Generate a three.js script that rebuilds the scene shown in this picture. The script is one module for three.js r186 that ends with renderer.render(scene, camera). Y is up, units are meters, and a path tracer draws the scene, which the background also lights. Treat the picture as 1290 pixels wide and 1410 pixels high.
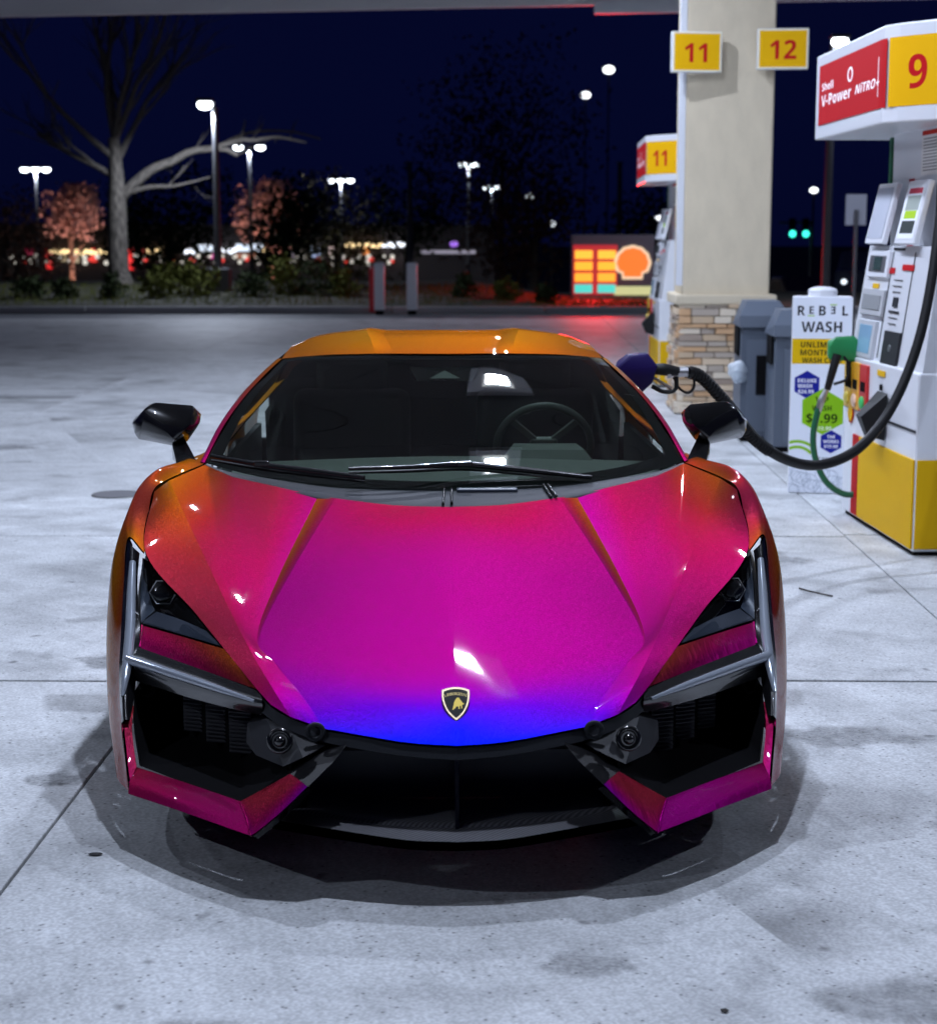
import * as THREE from 'three';
import { mergeGeometries, mergeVertices, toCreasedNormals } from 'three/addons/utils/BufferGeometryUtils.js';
import { ConvexGeometry } from 'three/addons/geometries/ConvexGeometry.js';
import { RoundedBoxGeometry } from 'three/addons/geometries/RoundedBoxGeometry.js';
import { ImprovedNoise } from 'three/addons/math/ImprovedNoise.js';
import { RectAreaLightUniformsLib } from 'three/addons/lights/RectAreaLightUniformsLib.js';

// ---------- camera, sky, moonlight, canopy lights, exposure ----------
const scene = new THREE.Scene();
const camera = new THREE.PerspectiveCamera(32.74, 936 / 1024, 0.05, 900);
camera.position.set(0, 1.528, 0);
camera.rotation.set(-Math.atan(382 / 2400), 0, 0);
camera.focus = 4.9;
camera.userData.fStop = 4.6;
scene.add(camera);
const renderer = new THREE.WebGLRenderer({ antialias: true });
renderer.setSize(936, 1024);
renderer.toneMapping = THREE.LinearToneMapping;
renderer.toneMappingExposure = 1.0;
renderer.shadowMap.enabled = true;
RectAreaLightUniformsLib.init();
{ // night sky: deep navy, a little paler towards the horizon all round
  const w = 64, h = 32, data = new Float32Array(w * h * 4);
  for (let j = 0; j < h; j++) for (let i = 0; i < w; i++) {
    const e = (j + 0.5) / h * 2 - 1, k = Math.exp(-Math.abs(e) * 3.0);   // e: -1 nadir .. 1 zenith
    data.set([0.0008 + 0.0006 * k, 0.0012 + 0.0014 * k, 0.011 + 0.010 * k, 1], (j * w + i) * 4);
  }
  const t = new THREE.DataTexture(data, w, h, THREE.RGBAFormat, THREE.FloatType);
  t.mapping = THREE.EquirectangularReflectionMapping; t.magFilter = THREE.LinearFilter; t.needsUpdate = true;
  scene.background = t; scene.environment = t;
}
const moon = new THREE.DirectionalLight(0xbfd0ff, 0.02);
moon.position.set(-30, 40, -20); moon.castShadow = true; moon.shadow.radius = 2;
Object.assign(moon.shadow.camera, { left: -40, right: 40, top: 40, bottom: -40, far: 200 });
scene.add(moon);
const CANOPY_Y = 4.75, AX = 0.0227;                 // the station's axis leans this much to the right per metre of depth
const atStation = (x, d) => [x + AX * (d - 5), -d];  // lane coordinate and depth to world x, z
const FIXTURES = [];
for (const [x, ds] of [[0.085, [4.0, 6.3, 8.55, 10.75, 13.4, 16.05, 19.0]], [-5.6, [1.0, 8.0, 14.8]], [6.4, [4.4, 11.3, 18.4]]]) for (const d of ds) FIXTURES.push(atStation(x, d));
for (const [x, z] of FIXTURES) {
  const l = new THREE.RectAreaLight(0xdbe6ff, 2480, 0.12, 0.12);
  l.position.set(x, CANOPY_Y - 0.085, z); l.lookAt(x, 0, z); scene.add(l);
}

// ---------- helpers ----------
let seed = 7;
const rnd = () => ((seed = (seed * 1664525 + 1013904223) >>> 0) / 4294967296);
const rr = (a, b) => a + (b - a) * rnd();
const taken = {};
const numbered = n => { const k = taken[n] = (taken[n] ?? -1) + 1; return k ? `${n}_${String(k).padStart(3, '0')}` : n; };
function tag(o, label, category, group, kind) {
  if (label) o.userData.label = label; if (category) o.userData.category = category;
  if (group) o.userData.group = group; if (kind) o.userData.kind = kind; return o;
}
function thing(name, label, category, p = [0, 0, 0], turn = 0, group) {
  const o = new THREE.Group(); o.name = numbered(name); o.position.set(...p); o.rotation.y = turn; scene.add(o);
  return tag(o, label, category, group);
}
function part(name, g, m, parent) {
  const o = new THREE.Mesh(Array.isArray(g) ? join(g) : g, m); o.name = name; o.castShadow = o.receiveShadow = true; parent.add(o); return o;
}
function join(list) {
  list = list.map(g => { const q = g.index ? g.toNonIndexed() : g; for (const k of Object.keys(q.attributes)) if (!['position', 'normal', 'uv', 'color'].includes(k)) q.deleteAttribute(k); return q; });
  if (!list.every(g => g.attributes.color)) list.forEach(g => g.deleteAttribute('color'));
  if (!list.every(g => g.attributes.uv)) list.forEach(g => g.deleteAttribute('uv'));
  return mergeGeometries(list);
}
const solo = (name, g, m, label, category, group, kind) => tag(Object.assign(part(name, g, m, scene), { name: numbered(name) }), label, category, group, kind);
const box = (w, h, d, x = 0, y = 0, z = 0) => new THREE.BoxGeometry(w, h, d).translate(x, y, z);
const rbox = (w, h, d, r, x = 0, y = 0, z = 0, s = 2) => new RoundedBoxGeometry(w, h, d, s, r).translate(x, y, z);
const cyl = (r0, r1, h, x = 0, y = 0, z = 0, n = 20) => new THREE.CylinderGeometry(r0, r1, h, n).translate(x, y, z);
const V = p => new THREE.Vector3(p[0], p[1], p[2]);
const tube = (pts, r, n = 24, k = 8) => new THREE.TubeGeometry(new THREE.CatmullRomCurve3(pts.map(V)), n, r, k);
const hull = pts => new ConvexGeometry(pts.map(V));
function roundHull(pts, r = 0.01) {                           // a convex body with rounded edges
  const out = []; for (const p of pts) for (const [a, b] of [[0.5, 0], [0.5, 1], [0.5, 2], [0.5, 3], [0.5, 4], [0.5, 5], [0.2, 0.5], [0.2, 2.5], [0.2, 4.5], [0.8, 0.5], [0.8, 2.5], [0.8, 4.5], [0, 0], [1, 0]]) { const t = a * Math.PI, f = b * Math.PI / 3; out.push([p[0] + r * Math.sin(t) * Math.cos(f), p[1] + r * Math.cos(t), p[2] + r * Math.sin(t) * Math.sin(f)]); }
  return toCreasedNormals(hull(out), 0.7);
}
function taperTube(pts, radii, n = 20, k = 8) {          // a tube whose radius follows the list radii
  const c = new THREE.CatmullRomCurve3(pts.map(V)), f = c.computeFrenetFrames(n), pos = [], idx = [], uv = [];
  for (let i = 0; i <= n; i++) {
    const t = i / n, p = c.getPoint(t), q = t * (radii.length - 1), a = Math.min(Math.floor(q), radii.length - 2), r = radii[a] + (radii[a + 1] - radii[a]) * (q - a);
    for (let j = 0; j <= k; j++) {
      const th = j / k * Math.PI * 2, v = f.normals[i].clone().multiplyScalar(Math.cos(th) * r).addScaledVector(f.binormals[i], Math.sin(th) * r).add(p);
      pos.push(v.x, v.y, v.z); uv.push(j / k, t * 4);
      if (i < n && j < k) { const o = i * (k + 1) + j; idx.push(o, o + k + 1, o + 1, o + 1, o + k + 1, o + k + 2); }
    }
  }
  const g = new THREE.BufferGeometry(); g.setAttribute('position', new THREE.Float32BufferAttribute(pos, 3)); g.setAttribute('uv', new THREE.Float32BufferAttribute(uv, 2)); g.setIndex(idx); g.computeVertexNormals(); return g;
}
function spline(pts, t, lin) {                             // n-dimensional Catmull-Rom through pts, t from 0 to 1
  const n = pts.length - 1, s = Math.min(t * n, n - 1e-9), i = Math.floor(s), f = s - i;
  const b = pts[i], c = pts[i + 1], a = pts[i - 1] ?? b.map((v, k) => 2 * v - c[k]), d = pts[i + 2] ?? c.map((v, k) => 2 * v - b[k]);
  return b.map((v, k) => lin ? v + (c[k] - v) * f : 0.5 * (2 * v + (c[k] - a[k]) * f + (2 * a[k] - 5 * v + 4 * c[k] - d[k]) * f * f + (3 * v - a[k] - 3 * c[k] + d[k]) * f * f * f));
}
const HUES = [[0, 0.004, 0.025, 1.0], [0.2, 0.19, 0.006, 0.74], [0.38, 0.46, 0.005, 0.50], [0.5, 0.62, 0.005, 0.34], [0.62, 0.62, 0.014, 0.15], [0.75, 0.55, 0.05, 0.06], [0.88, 0.62, 0.13, 0.02], [1, 0.80, 0.27, 0.008], [1.1, 0.80, 0.36, 0.008]];
function hue(h) {                                          // colour-shift paint, its view-angle flop baked in as fixed hues: blue, magenta, red, orange
  h = Math.max(0, Math.min(1.1, h)); let i = 0; while (i < HUES.length - 2 && h > HUES[i + 1][0]) i++;
  const a = HUES[i], b = HUES[i + 1], f = (h - a[0]) / (b[0] - a[0]); return [1, 2, 3].map(k => 0.44 * (a[k] + (b[k] - a[k]) * f));
}
// a smooth sheet through rows of control points [x, y, z, hue]; thick > 0 gives it a back and an edge; side -1 mirrors it
function sheet(rows, nu, nv, { side = 1, thick = 0, linU = false, linV = false, shift = 0, cut = null } = {}) {
  const P = [], H = [];
  for (let i = 0; i <= nu; i++) {
    const row = rows[0].map((_, j) => spline(rows.map(r => r[j]), i / nu, linU));
    for (let j = 0; j <= nv; j++) { const q = spline(row, j / nv, linV); P.push(new THREE.Vector3(q[0] * (side < 0 ? -1.022 : 1), q[1], q[2])); H.push(hue((q[3] ?? 0.5) + shift)); }
  }
  const W = nv + 1, N = P.map(() => new THREE.Vector3()), F = [];
  for (let i = 0; i < nu; i++) for (let j = 0; j < nv; j++) {
    const a = i * W + j, b = a + 1, c = a + W, d = c + 1;
    if (cut && [a, b, c, d].every(k => cut(P[k]))) continue;
    F.push([a, c, b], [b, c, d]);
  }
  for (const [a, b, c] of F) { const n = P[b].clone().sub(P[a]).cross(P[c].clone().sub(P[a])); N[a].add(n); N[b].add(n); N[c].add(n); }
  N.forEach(n => n.normalize());
  const inner = new THREE.Vector3(0, 0.25, -1); let sum = 0; P.forEach((p, k) => { sum += N[k].dot(p.clone().sub(inner)); });
  if (sum < 0) { N.forEach(n => n.negate()); F.forEach(f => f.reverse()); }
  const pos = [], nor = [], col = [], uv = [], idx = [];
  const put = (k, o, n) => { const p = P[k].clone().addScaledVector(N[k], o); pos.push(p.x, p.y, p.z); nor.push(n.x, n.y, n.z); col.push(...H[k]); uv.push(p.x * 1.0 + p.y * 0.3, p.z + p.y * 0.7); return pos.length / 3 - 1; };
  const top = P.map((_, k) => put(k, 0, N[k]));
  F.forEach(f => idx.push(...f.map(k => top[k])));
  if (thick) {
    const bot = P.map((_, k) => put(k, -thick, N[k].clone().negate()));
    F.forEach(([a, b, c]) => idx.push(bot[a], bot[c], bot[b]));
    const ring = [];
    for (let j = 0; j < nv; j++) ring.push(j); for (let i = 0; i < nu; i++) ring.push(i * W + nv); for (let j = nv; j > 0; j--) ring.push(nu * W + j); for (let i = nu; i > 0; i--) ring.push(i * W);
    ring.forEach((a, q) => {
      const b = ring[(q + 1) % ring.length], e = P[b].clone().sub(P[a]), n = e.clone().cross(N[a]).normalize();
      const k = [put(a, 0, n), put(b, 0, n), put(a, -thick, n), put(b, -thick, n)]; idx.push(k[0], k[1], k[2], k[1], k[3], k[2]);
    });
  }
  const g = new THREE.BufferGeometry();
  g.setAttribute('position', new THREE.Float32BufferAttribute(pos, 3)); g.setAttribute('normal', new THREE.Float32BufferAttribute(nor, 3));
  g.setAttribute('color', new THREE.Float32BufferAttribute(col, 3)); g.setAttribute('uv', new THREE.Float32BufferAttribute(uv, 2)); g.setIndex(idx); return g;
}
// ---------- materials ----------
const lin = (r, g, b) => new THREE.Color().setRGB(r, g, b);
const std = (r, g, b, rough = 0.6, metal = 0, extra = {}) => new THREE.MeshStandardMaterial({ color: lin(r, g, b), roughness: rough, metalness: metal, side: THREE.DoubleSide, ...extra });
const phy = (r, g, b, extra = {}) => new THREE.MeshPhysicalMaterial({ color: lin(r, g, b), side: THREE.DoubleSide, ...extra });
const glow = (r, g, b, k, extra = {}) => new THREE.MeshStandardMaterial({ color: lin(0.1, 0.1, 0.1), emissive: lin(r, g, b), emissiveIntensity: k, roughness: 0.5, ...extra });
function canvasTex(w, h, draw, srgb = true) {
  const c = document.createElement('canvas'); c.width = w; c.height = h; const x = c.getContext('2d'); draw(x, w, h);
  const t = new THREE.CanvasTexture(c); if (srgb) t.colorSpace = THREE.SRGBColorSpace; return t;
}
const noise = new ImprovedNoise();
const fbm = (x, y, z, o = 4) => { let s = 0, a = 0.5; for (let i = 0; i < o; i++) { s += a * noise.noise(x, y, z); x *= 2.03; y *= 2.03; z += 7.1; a *= 0.5; } return s; };
function dataTex(w, h, f, srgb, repeat = true) {            // f(u, v) gives [r, g, b] in 0..1
  const d = new Uint8Array(w * h * 4);
  for (let j = 0; j < h; j++) for (let i = 0; i < w; i++) { const c = f(i / w, j / h, i, j); d.set([c[0] * 255, c[1] * 255, c[2] * 255, 255].map(v => Math.max(0, Math.min(255, v))), (j * w + i) * 4); }
  const t = new THREE.DataTexture(d, w, h); t.magFilter = THREE.LinearFilter; t.minFilter = THREE.LinearMipmapLinearFilter; t.generateMipmaps = true; if (repeat) t.wrapS = t.wrapT = THREE.RepeatWrapping;
  if (srgb) t.colorSpace = THREE.SRGBColorSpace; t.needsUpdate = true; return t;
}
const flakeNormal = dataTex(512, 512, () => [0.5 + (rnd() - 0.5) * 0.45, 0.5 + (rnd() - 0.5) * 0.45, 1], false);
flakeNormal.repeat.set(2, 2);
const printed = (map, extra = {}) => new THREE.MeshPhysicalMaterial({ map, roughness: 0.65, specularIntensity: 0.25, side: THREE.DoubleSide, ...extra });
const M = {
  strut: phy(0.006, 0.006, 0.007, { roughness: 0.4, specularIntensity: 0.35 }),
  paint: phy(1, 1, 1, { vertexColors: true, metalness: 0.5, roughness: 0.42, specularIntensity: 0.0, specularColor: lin(0.4, 0.26, 0.14), clearcoat: 0.6, clearcoatRoughness: 0.02, normalMap: flakeNormal, normalScale: new THREE.Vector2(0.6, 0.6) }),
  gloss: phy(0.006, 0.006, 0.007, { roughness: 0.22, clearcoat: 1, clearcoatRoughness: 0.02 }),
  satin: std(0.018, 0.019, 0.022, 0.45), matte: phy(0.006, 0.006, 0.007, { roughness: 0.9, specularIntensity: 0.12 }), cowl: phy(0.022, 0.024, 0.029, { roughness: 0.6, specularIntensity: 0.3 }),
  lightGuide: phy(0.34, 0.38, 0.44, { roughness: 0.16, clearcoat: 1, clearcoatRoughness: 0.02, metalness: 0.35 }),
  ledge: std(0.05, 0.062, 0.085, 0.4), slat: std(0.10, 0.10, 0.11, 0.35), grille: std(0.13, 0.135, 0.155, 0.55),
  glass: phy(0.50, 0.57, 0.52, { transmission: 1, roughness: 0.0, thickness: 0, ior: 1.5 }),
  sideGlass: phy(0.03, 0.034, 0.034, { transmission: 1, roughness: 0.0, thickness: 0, ior: 1.5 }),
  clear: phy(0.85, 0.88, 0.9, { transmission: 1, roughness: 0.02, thickness: 0, ior: 1.5 }),
  chrome: std(0.7, 0.72, 0.75, 0.15, 1), steel: std(0.5, 0.5, 0.52, 0.35, 1), rubber: phy(0.008, 0.008, 0.009, { roughness: 0.5, specularIntensity: 0.5 }),
  cabin: std(0.05, 0.055, 0.053, 0.7), dash: std(0.085, 0.1, 0.088, 0.75),
  white: std(0.72, 0.74, 0.78, 0.4), whiteGloss: phy(0.74, 0.76, 0.8, { roughness: 0.35, clearcoat: 0.4, clearcoatRoughness: 0.1 }),
  yellow: phy(0.72, 0.42, 0.005, { roughness: 0.6, specularIntensity: 0.25 }), red: phy(0.5, 0.006, 0.01, { roughness: 0.6, specularIntensity: 0.25 }),
};
const CAR = {hood:[[[.0,.3589,1.05,0],[.0,.392,.94,.06],[.0,.4442,.765,.45],[.0,.5302,.45,.5],[.0,.6257,.07,.52],[.0,.7112,-.28,.66]],[[.1198,.3626,1.03,0],[.139,.4019,.915,.14],[.1582,.4473,.745,.46],[.1701,.5271,.44,.5],[.1708,.6231,.06,.53],[.1653,.7157,-.29,.68]],[[.2934,.3801,.98,.05],[.3505,.4187,.85,.3],[.4329,.4628,.68,.46],[.49,.4974,.54,.5],[.4414,.5885,.16,.52],[.3387,.7314,-.33,.62]],[[.3039,.3812,.978,.06],[.36,.4204,.843,.32],[.4411,.4645,.672,.5],[.4968,.4989,.53,.6],[.4717,.5834,.145,.88],[.3922,.7343,-.355,.9]],[[.32,.3841,.9674,.12],[.3749,.4241,.8384,.38],[.451,.467,.6716,.5],[.51,.5069,.518,.52],[.5187,.5996,.12,.56],[.5241,.7597,-.395,.66]],[[.3361,.387,.9568,.12],[.3899,.4279,.8338,.38],[.461,.4695,.6712,.5],[.5232,.515,.506,.52],[.5716,.6182,.0913,.56],[.6554,.7813,-.45,.66]],[[.3621,.3916,.9398,.2],[.4139,.434,.8264,.42],[.4769,.4735,.6706,.52],[.5445,.528,.4868,.54],[.6457,.6436,.0538,.6],[.7526,.8082,-.54,.84]],[[.385,.3958,.925,.3],[.435,.4393,.82,.46],[.4908,.4769,.67,.54],[.5632,.5395,.47,.56],[.7108,.6664,.02,.66],[.8254,.7952,-.28,.9]],[[.4348,.4109,.87,.4],[.4799,.4348,.79,.52],[.5518,.4785,.655,.58],[.6638,.5441,.44,.6],[.8285,.6569,.17,.62],[.8425,.7879,-.1,.72]]],
clips:[[[-.0124,.745,-.415],[-.0182,.7187,-.29]],[[.0102,.745,-.415],[.0083,.7186,-.29]],[[.2972,.7533,-.445],[.3134,.733,-.32]],[[.3108,.7533,-.445],[.329,.7352,-.32]],[[-.3024,.7371,-.445],[-.324,.7197,-.32]],[[-.316,.7372,-.445],[-.3373,.722,-.32]]],
lip:[[[.0,.354,1.045],[.12,.3576,1.025],[.2939,.3751,.975],[.3856,.3908,.92],[.4373,.4059,.865],[.4751,.4283,.8]],[[.0,.3256,1.055],[.1197,.3308,1.035],[.2933,.3479,.985],[.3849,.3632,.93],[.4419,.3754,.86],[.4811,.3896,.8]]],
cowl:[[[.0,.7142,-.275],[.1651,.7187,-.285],[.3383,.7344,-.325],[.5235,.7604,-.39],[.6547,.7843,-.445],[.7495,.8112,-.535]],[[.0,.7474,-.43],[.1877,.7499,-.44],[.372,.7564,-.47],[.548,.7734,-.51],[.6684,.7885,-.55],[.7554,.813,-.575]]],
wind:[[[.0,.7466,-.42],[.1986,.749,-.43],[.4178,.7586,-.47],[.608,.7797,-.53],[.7538,.8124,-.58]],[[.0,.8459,-.79],[.2089,.8471,-.795],[.4235,.8557,-.82],[.6016,.8689,-.85],[.7221,.8993,-.86]],[[.0,.9679,-1.17],[.2086,.9674,-1.17],[.4134,.9721,-1.17],[.5713,.9778,-1.16],[.6701,.9828,-1.13]],[[.0,1.0848,-1.55],[.212,1.0868,-1.555],[.4022,1.0834,-1.56],[.5118,1.0799,-1.57],[.5874,1.0688,-1.59]]],
pillar:[[[.757,.8113,-.57,.6],[.7242,.9015,-.84,.66],[.6819,.9728,-1.1,.76],[.6325,1.0317,-1.35,.86],[.5939,1.0695,-1.6,.95]],[[.7694,.813,-.575,.58],[.7417,.8993,-.86,.62],[.7023,.9683,-1.12,.75],[.6545,1.0267,-1.38,.9],[.6134,1.066,-1.63,.97]],[[.7806,.7909,-.6,.7],[.76,.8702,-.9,.75],[.7231,.9441,-1.16,.85],[.6753,1.0048,-1.42,.95],[.6348,1.0458,-1.7,1]]],
roof:[[[.0,1.0902,-1.55,.95],[.1849,1.0909,-1.555,.95],[.2502,1.0905,-1.56,.95],[.4301,1.0854,-1.57,.95],[.5939,1.0695,-1.6,.95]],[[.0,1.1184,-1.75,1],[.2064,1.1181,-1.75,1],[.2732,1.1347,-1.75,1.05],[.4583,1.1143,-1.76,1],[.5902,1.0807,-1.76,.95]],[[.0,1.1416,-1.98,1],[.2301,1.1399,-1.98,1],[.2963,1.1584,-1.98,1.05],[.4753,1.1352,-1.98,1],[.5739,1.0977,-1.98,.95]],[[.0,1.13,-2.4,1],[.22,1.13,-2.4,1],[.27,1.135,-2.4,1],[.45,1.1,-2.4,1],[.57,1.04,-2.4,1]],[[.0,1.04,-3.0,1],[.22,1.04,-3.0,1],[.27,1.05,-3.0,1],[.45,1.02,-3.0,1],[.58,.98,-3.0,1]],[[.0,.93,-3.7,1],[.2,.93,-3.7,1],[.25,.93,-3.7,1],[.42,.92,-3.7,1],[.57,.905,-3.7,1]]],
side:[[[.8331,.6564,.167,.8],[.8862,.6876,.11,.85],[.8841,.5756,.21,.75],[.8737,.4607,.34,.72],[.8605,.3598,.46,.72],[.8336,.2579,.59,.66],[.7998,.1438,.72,.6]],[[.8443,.7163,.03,.72],[.902,.7302,-.0,.72],[.935,.6302,.06,.98],[.9454,.4942,.12,1],[.9389,.3654,.2,1],[.9156,.2513,.32,.9],[.8683,.1418,.5,.7]],[[.8468,.7879,-.1,.7],[.8971,.7884,-.14,.72],[.893,.725,-.14,1],[.922,.61,-.14,1.05],[.935,.45,-.14,1],[.935,.3,-.12,.9],[.91,.14,-.1,.8]],[[.8284,.799,-.285,.9],[.8636,.8258,-.3,.75],[.875,.775,-.34,1],[.915,.66,-.34,1],[.935,.46,-.34,1],[.93,.3,-.34,.9],[.91,.14,-.34,.8]],[[.7587,.8092,-.55,.8],[.8253,.8171,-.56,.9],[.85,.755,-.62,.9],[.895,.66,-.62,.9],[.92,.46,-.62,.9],[.92,.3,-.62,.9],[.9,.13,-.62,.8]],[[.765,.79,-1.15,.9],[.8,.79,-1.2,.95],[.84,.74,-1.2,.95],[.88,.62,-1.2,.9],[.91,.42,-1.2,.9],[.92,.25,-1.2,.8],[.91,.12,-1.2,.8]],[[.72,.85,-1.9,.95],[.77,.85,-1.9,1],[.84,.78,-1.9,1],[.91,.64,-1.9,.95],[.94,.45,-1.9,.9],[.94,.27,-1.9,.8],[.93,.12,-1.9,.8]],[[.64,.935,-2.5,1],[.74,.91,-2.5,1],[.85,.83,-2.5,1],[.94,.68,-2.5,.95],[.97,.5,-2.5,.9],[.97,.3,-2.5,.8],[.95,.13,-2.5,.8]],[[.6,.95,-3.1,1],[.74,.92,-3.1,1],[.86,.84,-3.1,1],[.95,.7,-3.1,.95],[.98,.5,-3.1,.9],[.97,.33,-3.1,.8],[.94,.2,-3.1,.8]],[[.58,.905,-3.75,1],[.72,.88,-3.75,1],[.82,.8,-3.75,1],[.88,.7,-3.75,.95],[.9,.55,-3.75,.9],[.88,.42,-3.75,.8],[.85,.32,-3.75,.8]]],
quarter:[[[.5739,1.0977,-1.98,.95],[.57,1.04,-2.4,1],[.58,.98,-3.0,1],[.57,.905,-3.7,1]],[[.655,.945,-2.02,1],[.635,.94,-2.45,1],[.595,.953,-3.05,1],[.575,.905,-3.72,1]]],
sideglass:[[[.7806,.7909,-.6],[.76,.8702,-.9],[.7231,.9441,-1.16],[.6753,1.0048,-1.42],[.6348,1.0458,-1.7],[.5739,1.0949,-1.98]],[[.785,.79,-.66],[.79,.8,-.95],[.795,.815,-1.25],[.76,.83,-1.55],[.72,.87,-1.8],[.655,.945,-2.0]]],
hl_out:[[.8399,.6397,.155],[.8366,.5788,.225],[.8202,.4963,.335],[.6929,.4917,.47],[.5806,.4906,.595],[.6678,.5402,.44],[.7573,.5872,.285]],
hl_ledge:[[[.5806,.4906,.595],[.6929,.4917,.47],[.8202,.4942,.335]],[[.6256,.5156,.53],[.6972,.5242,.44],[.7752,.5302,.36]]],
hl_wall:[[[.8409,.6367,.15],[.8369,.5706,.235],[.8202,.4942,.335]],[[.8329,.61,.13],[.8235,.5574,.2],[.7864,.5193,.31]]],
hl_proj:[.7691,.5577,.29],
cheek:[[[.5714,.4889,.62,.8],[.6905,.4893,.485,.66],[.8058,.4899,.36,.6],[.8159,.4891,.348,.6]],[[.5182,.4598,.715,.8],[.6608,.4574,.555,.6],[.8029,.467,.4,.55],[.8156,.4634,.385,.55]],[[.4575,.4279,.812,.75],[.6191,.4315,.62,.56],[.7951,.4434,.435,.53],[.8124,.4445,.415,.53]]],
cheek_edge:[[[.5799,.4898,.6,.85],[.5357,.4622,.68,.8],[.4661,.4302,.8,.75]],[[.5568,.4836,.645,.9],[.5108,.4562,.73,.85],[.4572,.4268,.815,.8]]],
trim_v:[[[.8487,.6511,.15],[.8447,.5788,.225],[.8224,.4904,.345],[.8134,.4437,.42],[.8162,.3846,.455],[.8147,.3337,.51],[.8176,.2913,.57]],[[.8687,.6718,.15],[.86,.5837,.25],[.8467,.477,.375],[.8413,.4245,.44],[.8423,.3849,.48],[.8375,.3389,.53],[.8299,.2926,.575]],[[.8853,.6843,.115],[.8837,.576,.212],[.8733,.4612,.342],[.8683,.4058,.405],[.8601,.3603,.462],[.8512,.3202,.512],[.8398,.28,.565]]],
trim_h:[[[.8163,.4488,.425],[.6674,.4372,.575],[.5555,.4314,.7],[.4632,.4255,.81]],[[.82,.422,.47],[.67,.412,.62],[.5586,.4095,.745],[.4567,.4071,.85]],[[.8186,.3673,.465],[.6719,.3647,.615],[.5608,.3694,.735],[.4562,.3723,.83]]],
drl_v:[[.863,.6327,.185],[.8558,.5562,.265],[.8445,.4827,.365],[.8385,.4182,.455],[.8375,.3814,.505],[.8382,.3468,.545]],
drl_h:[[.8346,.4222,.455],[.7478,.4208,.55],[.6124,.4153,.69],[.475,.4129,.845]],
ring:[[.4562,.3723,.83],[.6289,.3667,.65],[.8051,.366,.475],[.8163,.3461,.49],[.8094,.2802,.565],[.7821,.1959,.66],[.6452,.1917,.8],[.5064,.1873,.93],[.4435,.2336,.965],[.3818,.2792,1.0],[.3798,.3208,.95],[.4116,.354,.88]],
vane:[[[.8082,.3568,.47],[.8174,.3409,.485],[.8104,.2788,.56],[.7831,.1963,.655]],[[.8069,.3197,.42],[.8136,.2949,.44],[.8111,.2519,.5],[.7863,.1812,.6]]],
blade_main:[[[.7898,.1889,.65,.6],[.6452,.1935,.8,.52],[.5192,.1928,.925,.5],[.5049,.1924,.94,.55]],[[.7994,.1661,.7,.55],[.6412,.1769,.88,.5],[.497,.1713,1.0,.48],[.4833,.172,1.012,.5]],[[.8007,.1435,.725,.52],[.6323,.1557,.915,.48],[.4837,.1514,1.05,.48],[.467,.1515,1.06,.5]]],
blade_in:[[[.5049,.1924,.94,.6],[.4936,.1996,.945,.72],[.4428,.2352,.97,.72],[.3818,.2792,1.0,.7]],[[.4833,.172,1.012,.5],[.4683,.1837,1.02,.66],[.4127,.23,1.035,.7],[.3577,.2794,1.05,.68]],[[.467,.1515,1.06,.5],[.4526,.1622,1.065,.55],[.3981,.2118,1.075,.45],[.3373,.275,1.085,.3]]],
blade_up:[[[.8512,.3202,.512,.66],[.8336,.2579,.59,.6],[.8087,.175,.68,.55],[.8014,.1622,.7,.55]],[[.8152,.3147,.52,.7],[.8127,.262,.57,.65],[.7915,.1966,.65,.62],[.7895,.1876,.652,.6]]],
arm:[[.3864,.2796,.99],[.3373,.2733,1.085],[.2785,.3268,1.06],[.2511,.3534,1.02],[.2921,.3365,1.0],[.3458,.307,.98]],
pod:[[.3024,.3411,.98],[.386,.3657,.92],[.4454,.3735,.86],[.498,.3452,.8],[.4997,.303,.82],[.4708,.2881,.88],[.3988,.2921,.985],[.3522,.3184,1.0]],
sensor:[.4066,.3498,.97],
hook:[.3239,.3743,.985],
splitter:[[[.0,.1297,1.12],[.1168,.132,1.11],[.2709,.1426,1.07],[.3951,.1469,1.02],[.4804,.1433,.96]],[[.0,.1325,1.03],[.1211,.1332,1.02],[.2699,.1358,.98],[.3879,.1428,.93],[.4654,.1492,.87]],[[.0,.1398,.99],[.123,.1388,.98],[.2644,.1418,.94],[.3755,.1497,.88],[.4536,.1549,.82]],[[.0,.1171,.78],[.1329,.1183,.77],[.2433,.122,.75],[.3181,.13,.73],[.3945,.1405,.7]]],
mirror:[[.8071,.9644,-.72],[.913,.9717,-.74],[.9421,.9549,-.74],[.9657,.9239,-.76],[.953,.902,-.74],[.8559,.878,-.7],[.8121,.9187,-.7],[.9774,.8879,-.78],[.9681,.8734,-.78],[.8675,.859,-.74],[.8288,.8711,-.74],[.7973,.9195,-.76],[.798,.9395,-.8],[.8336,.9529,-.86],[.9495,.9555,-.88],[.9974,.9063,-.88],[.9873,.8716,-.86],[.8799,.8449,-.86],[.8227,.8843,-.86]],
stalk:[[.7662,.8051,-.6],[.8369,.7986,-.63],[.8063,.7964,-.74],[.864,.8011,-.74],[.8257,.8676,-.75],[.8691,.8626,-.75],[.8447,.8571,-.84],[.8838,.857,-.84]],
wiperL:[[-.7457,.8275,-.5],[-.5841,.8033,-.47],[-.4237,.7863,-.44],[-.2598,.7708,-.4]],
wiperR:[[-.3098,.7978,-.42],[-.1298,.7977,-.45],[.0528,.7972,-.5],[.1904,.7852,-.5],[.3276,.7722,-.49],[.4521,.7608,-.47]],
badge:[.0024,.4071,.885],
hole:[.8145,.9426,-2.25]};
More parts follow.
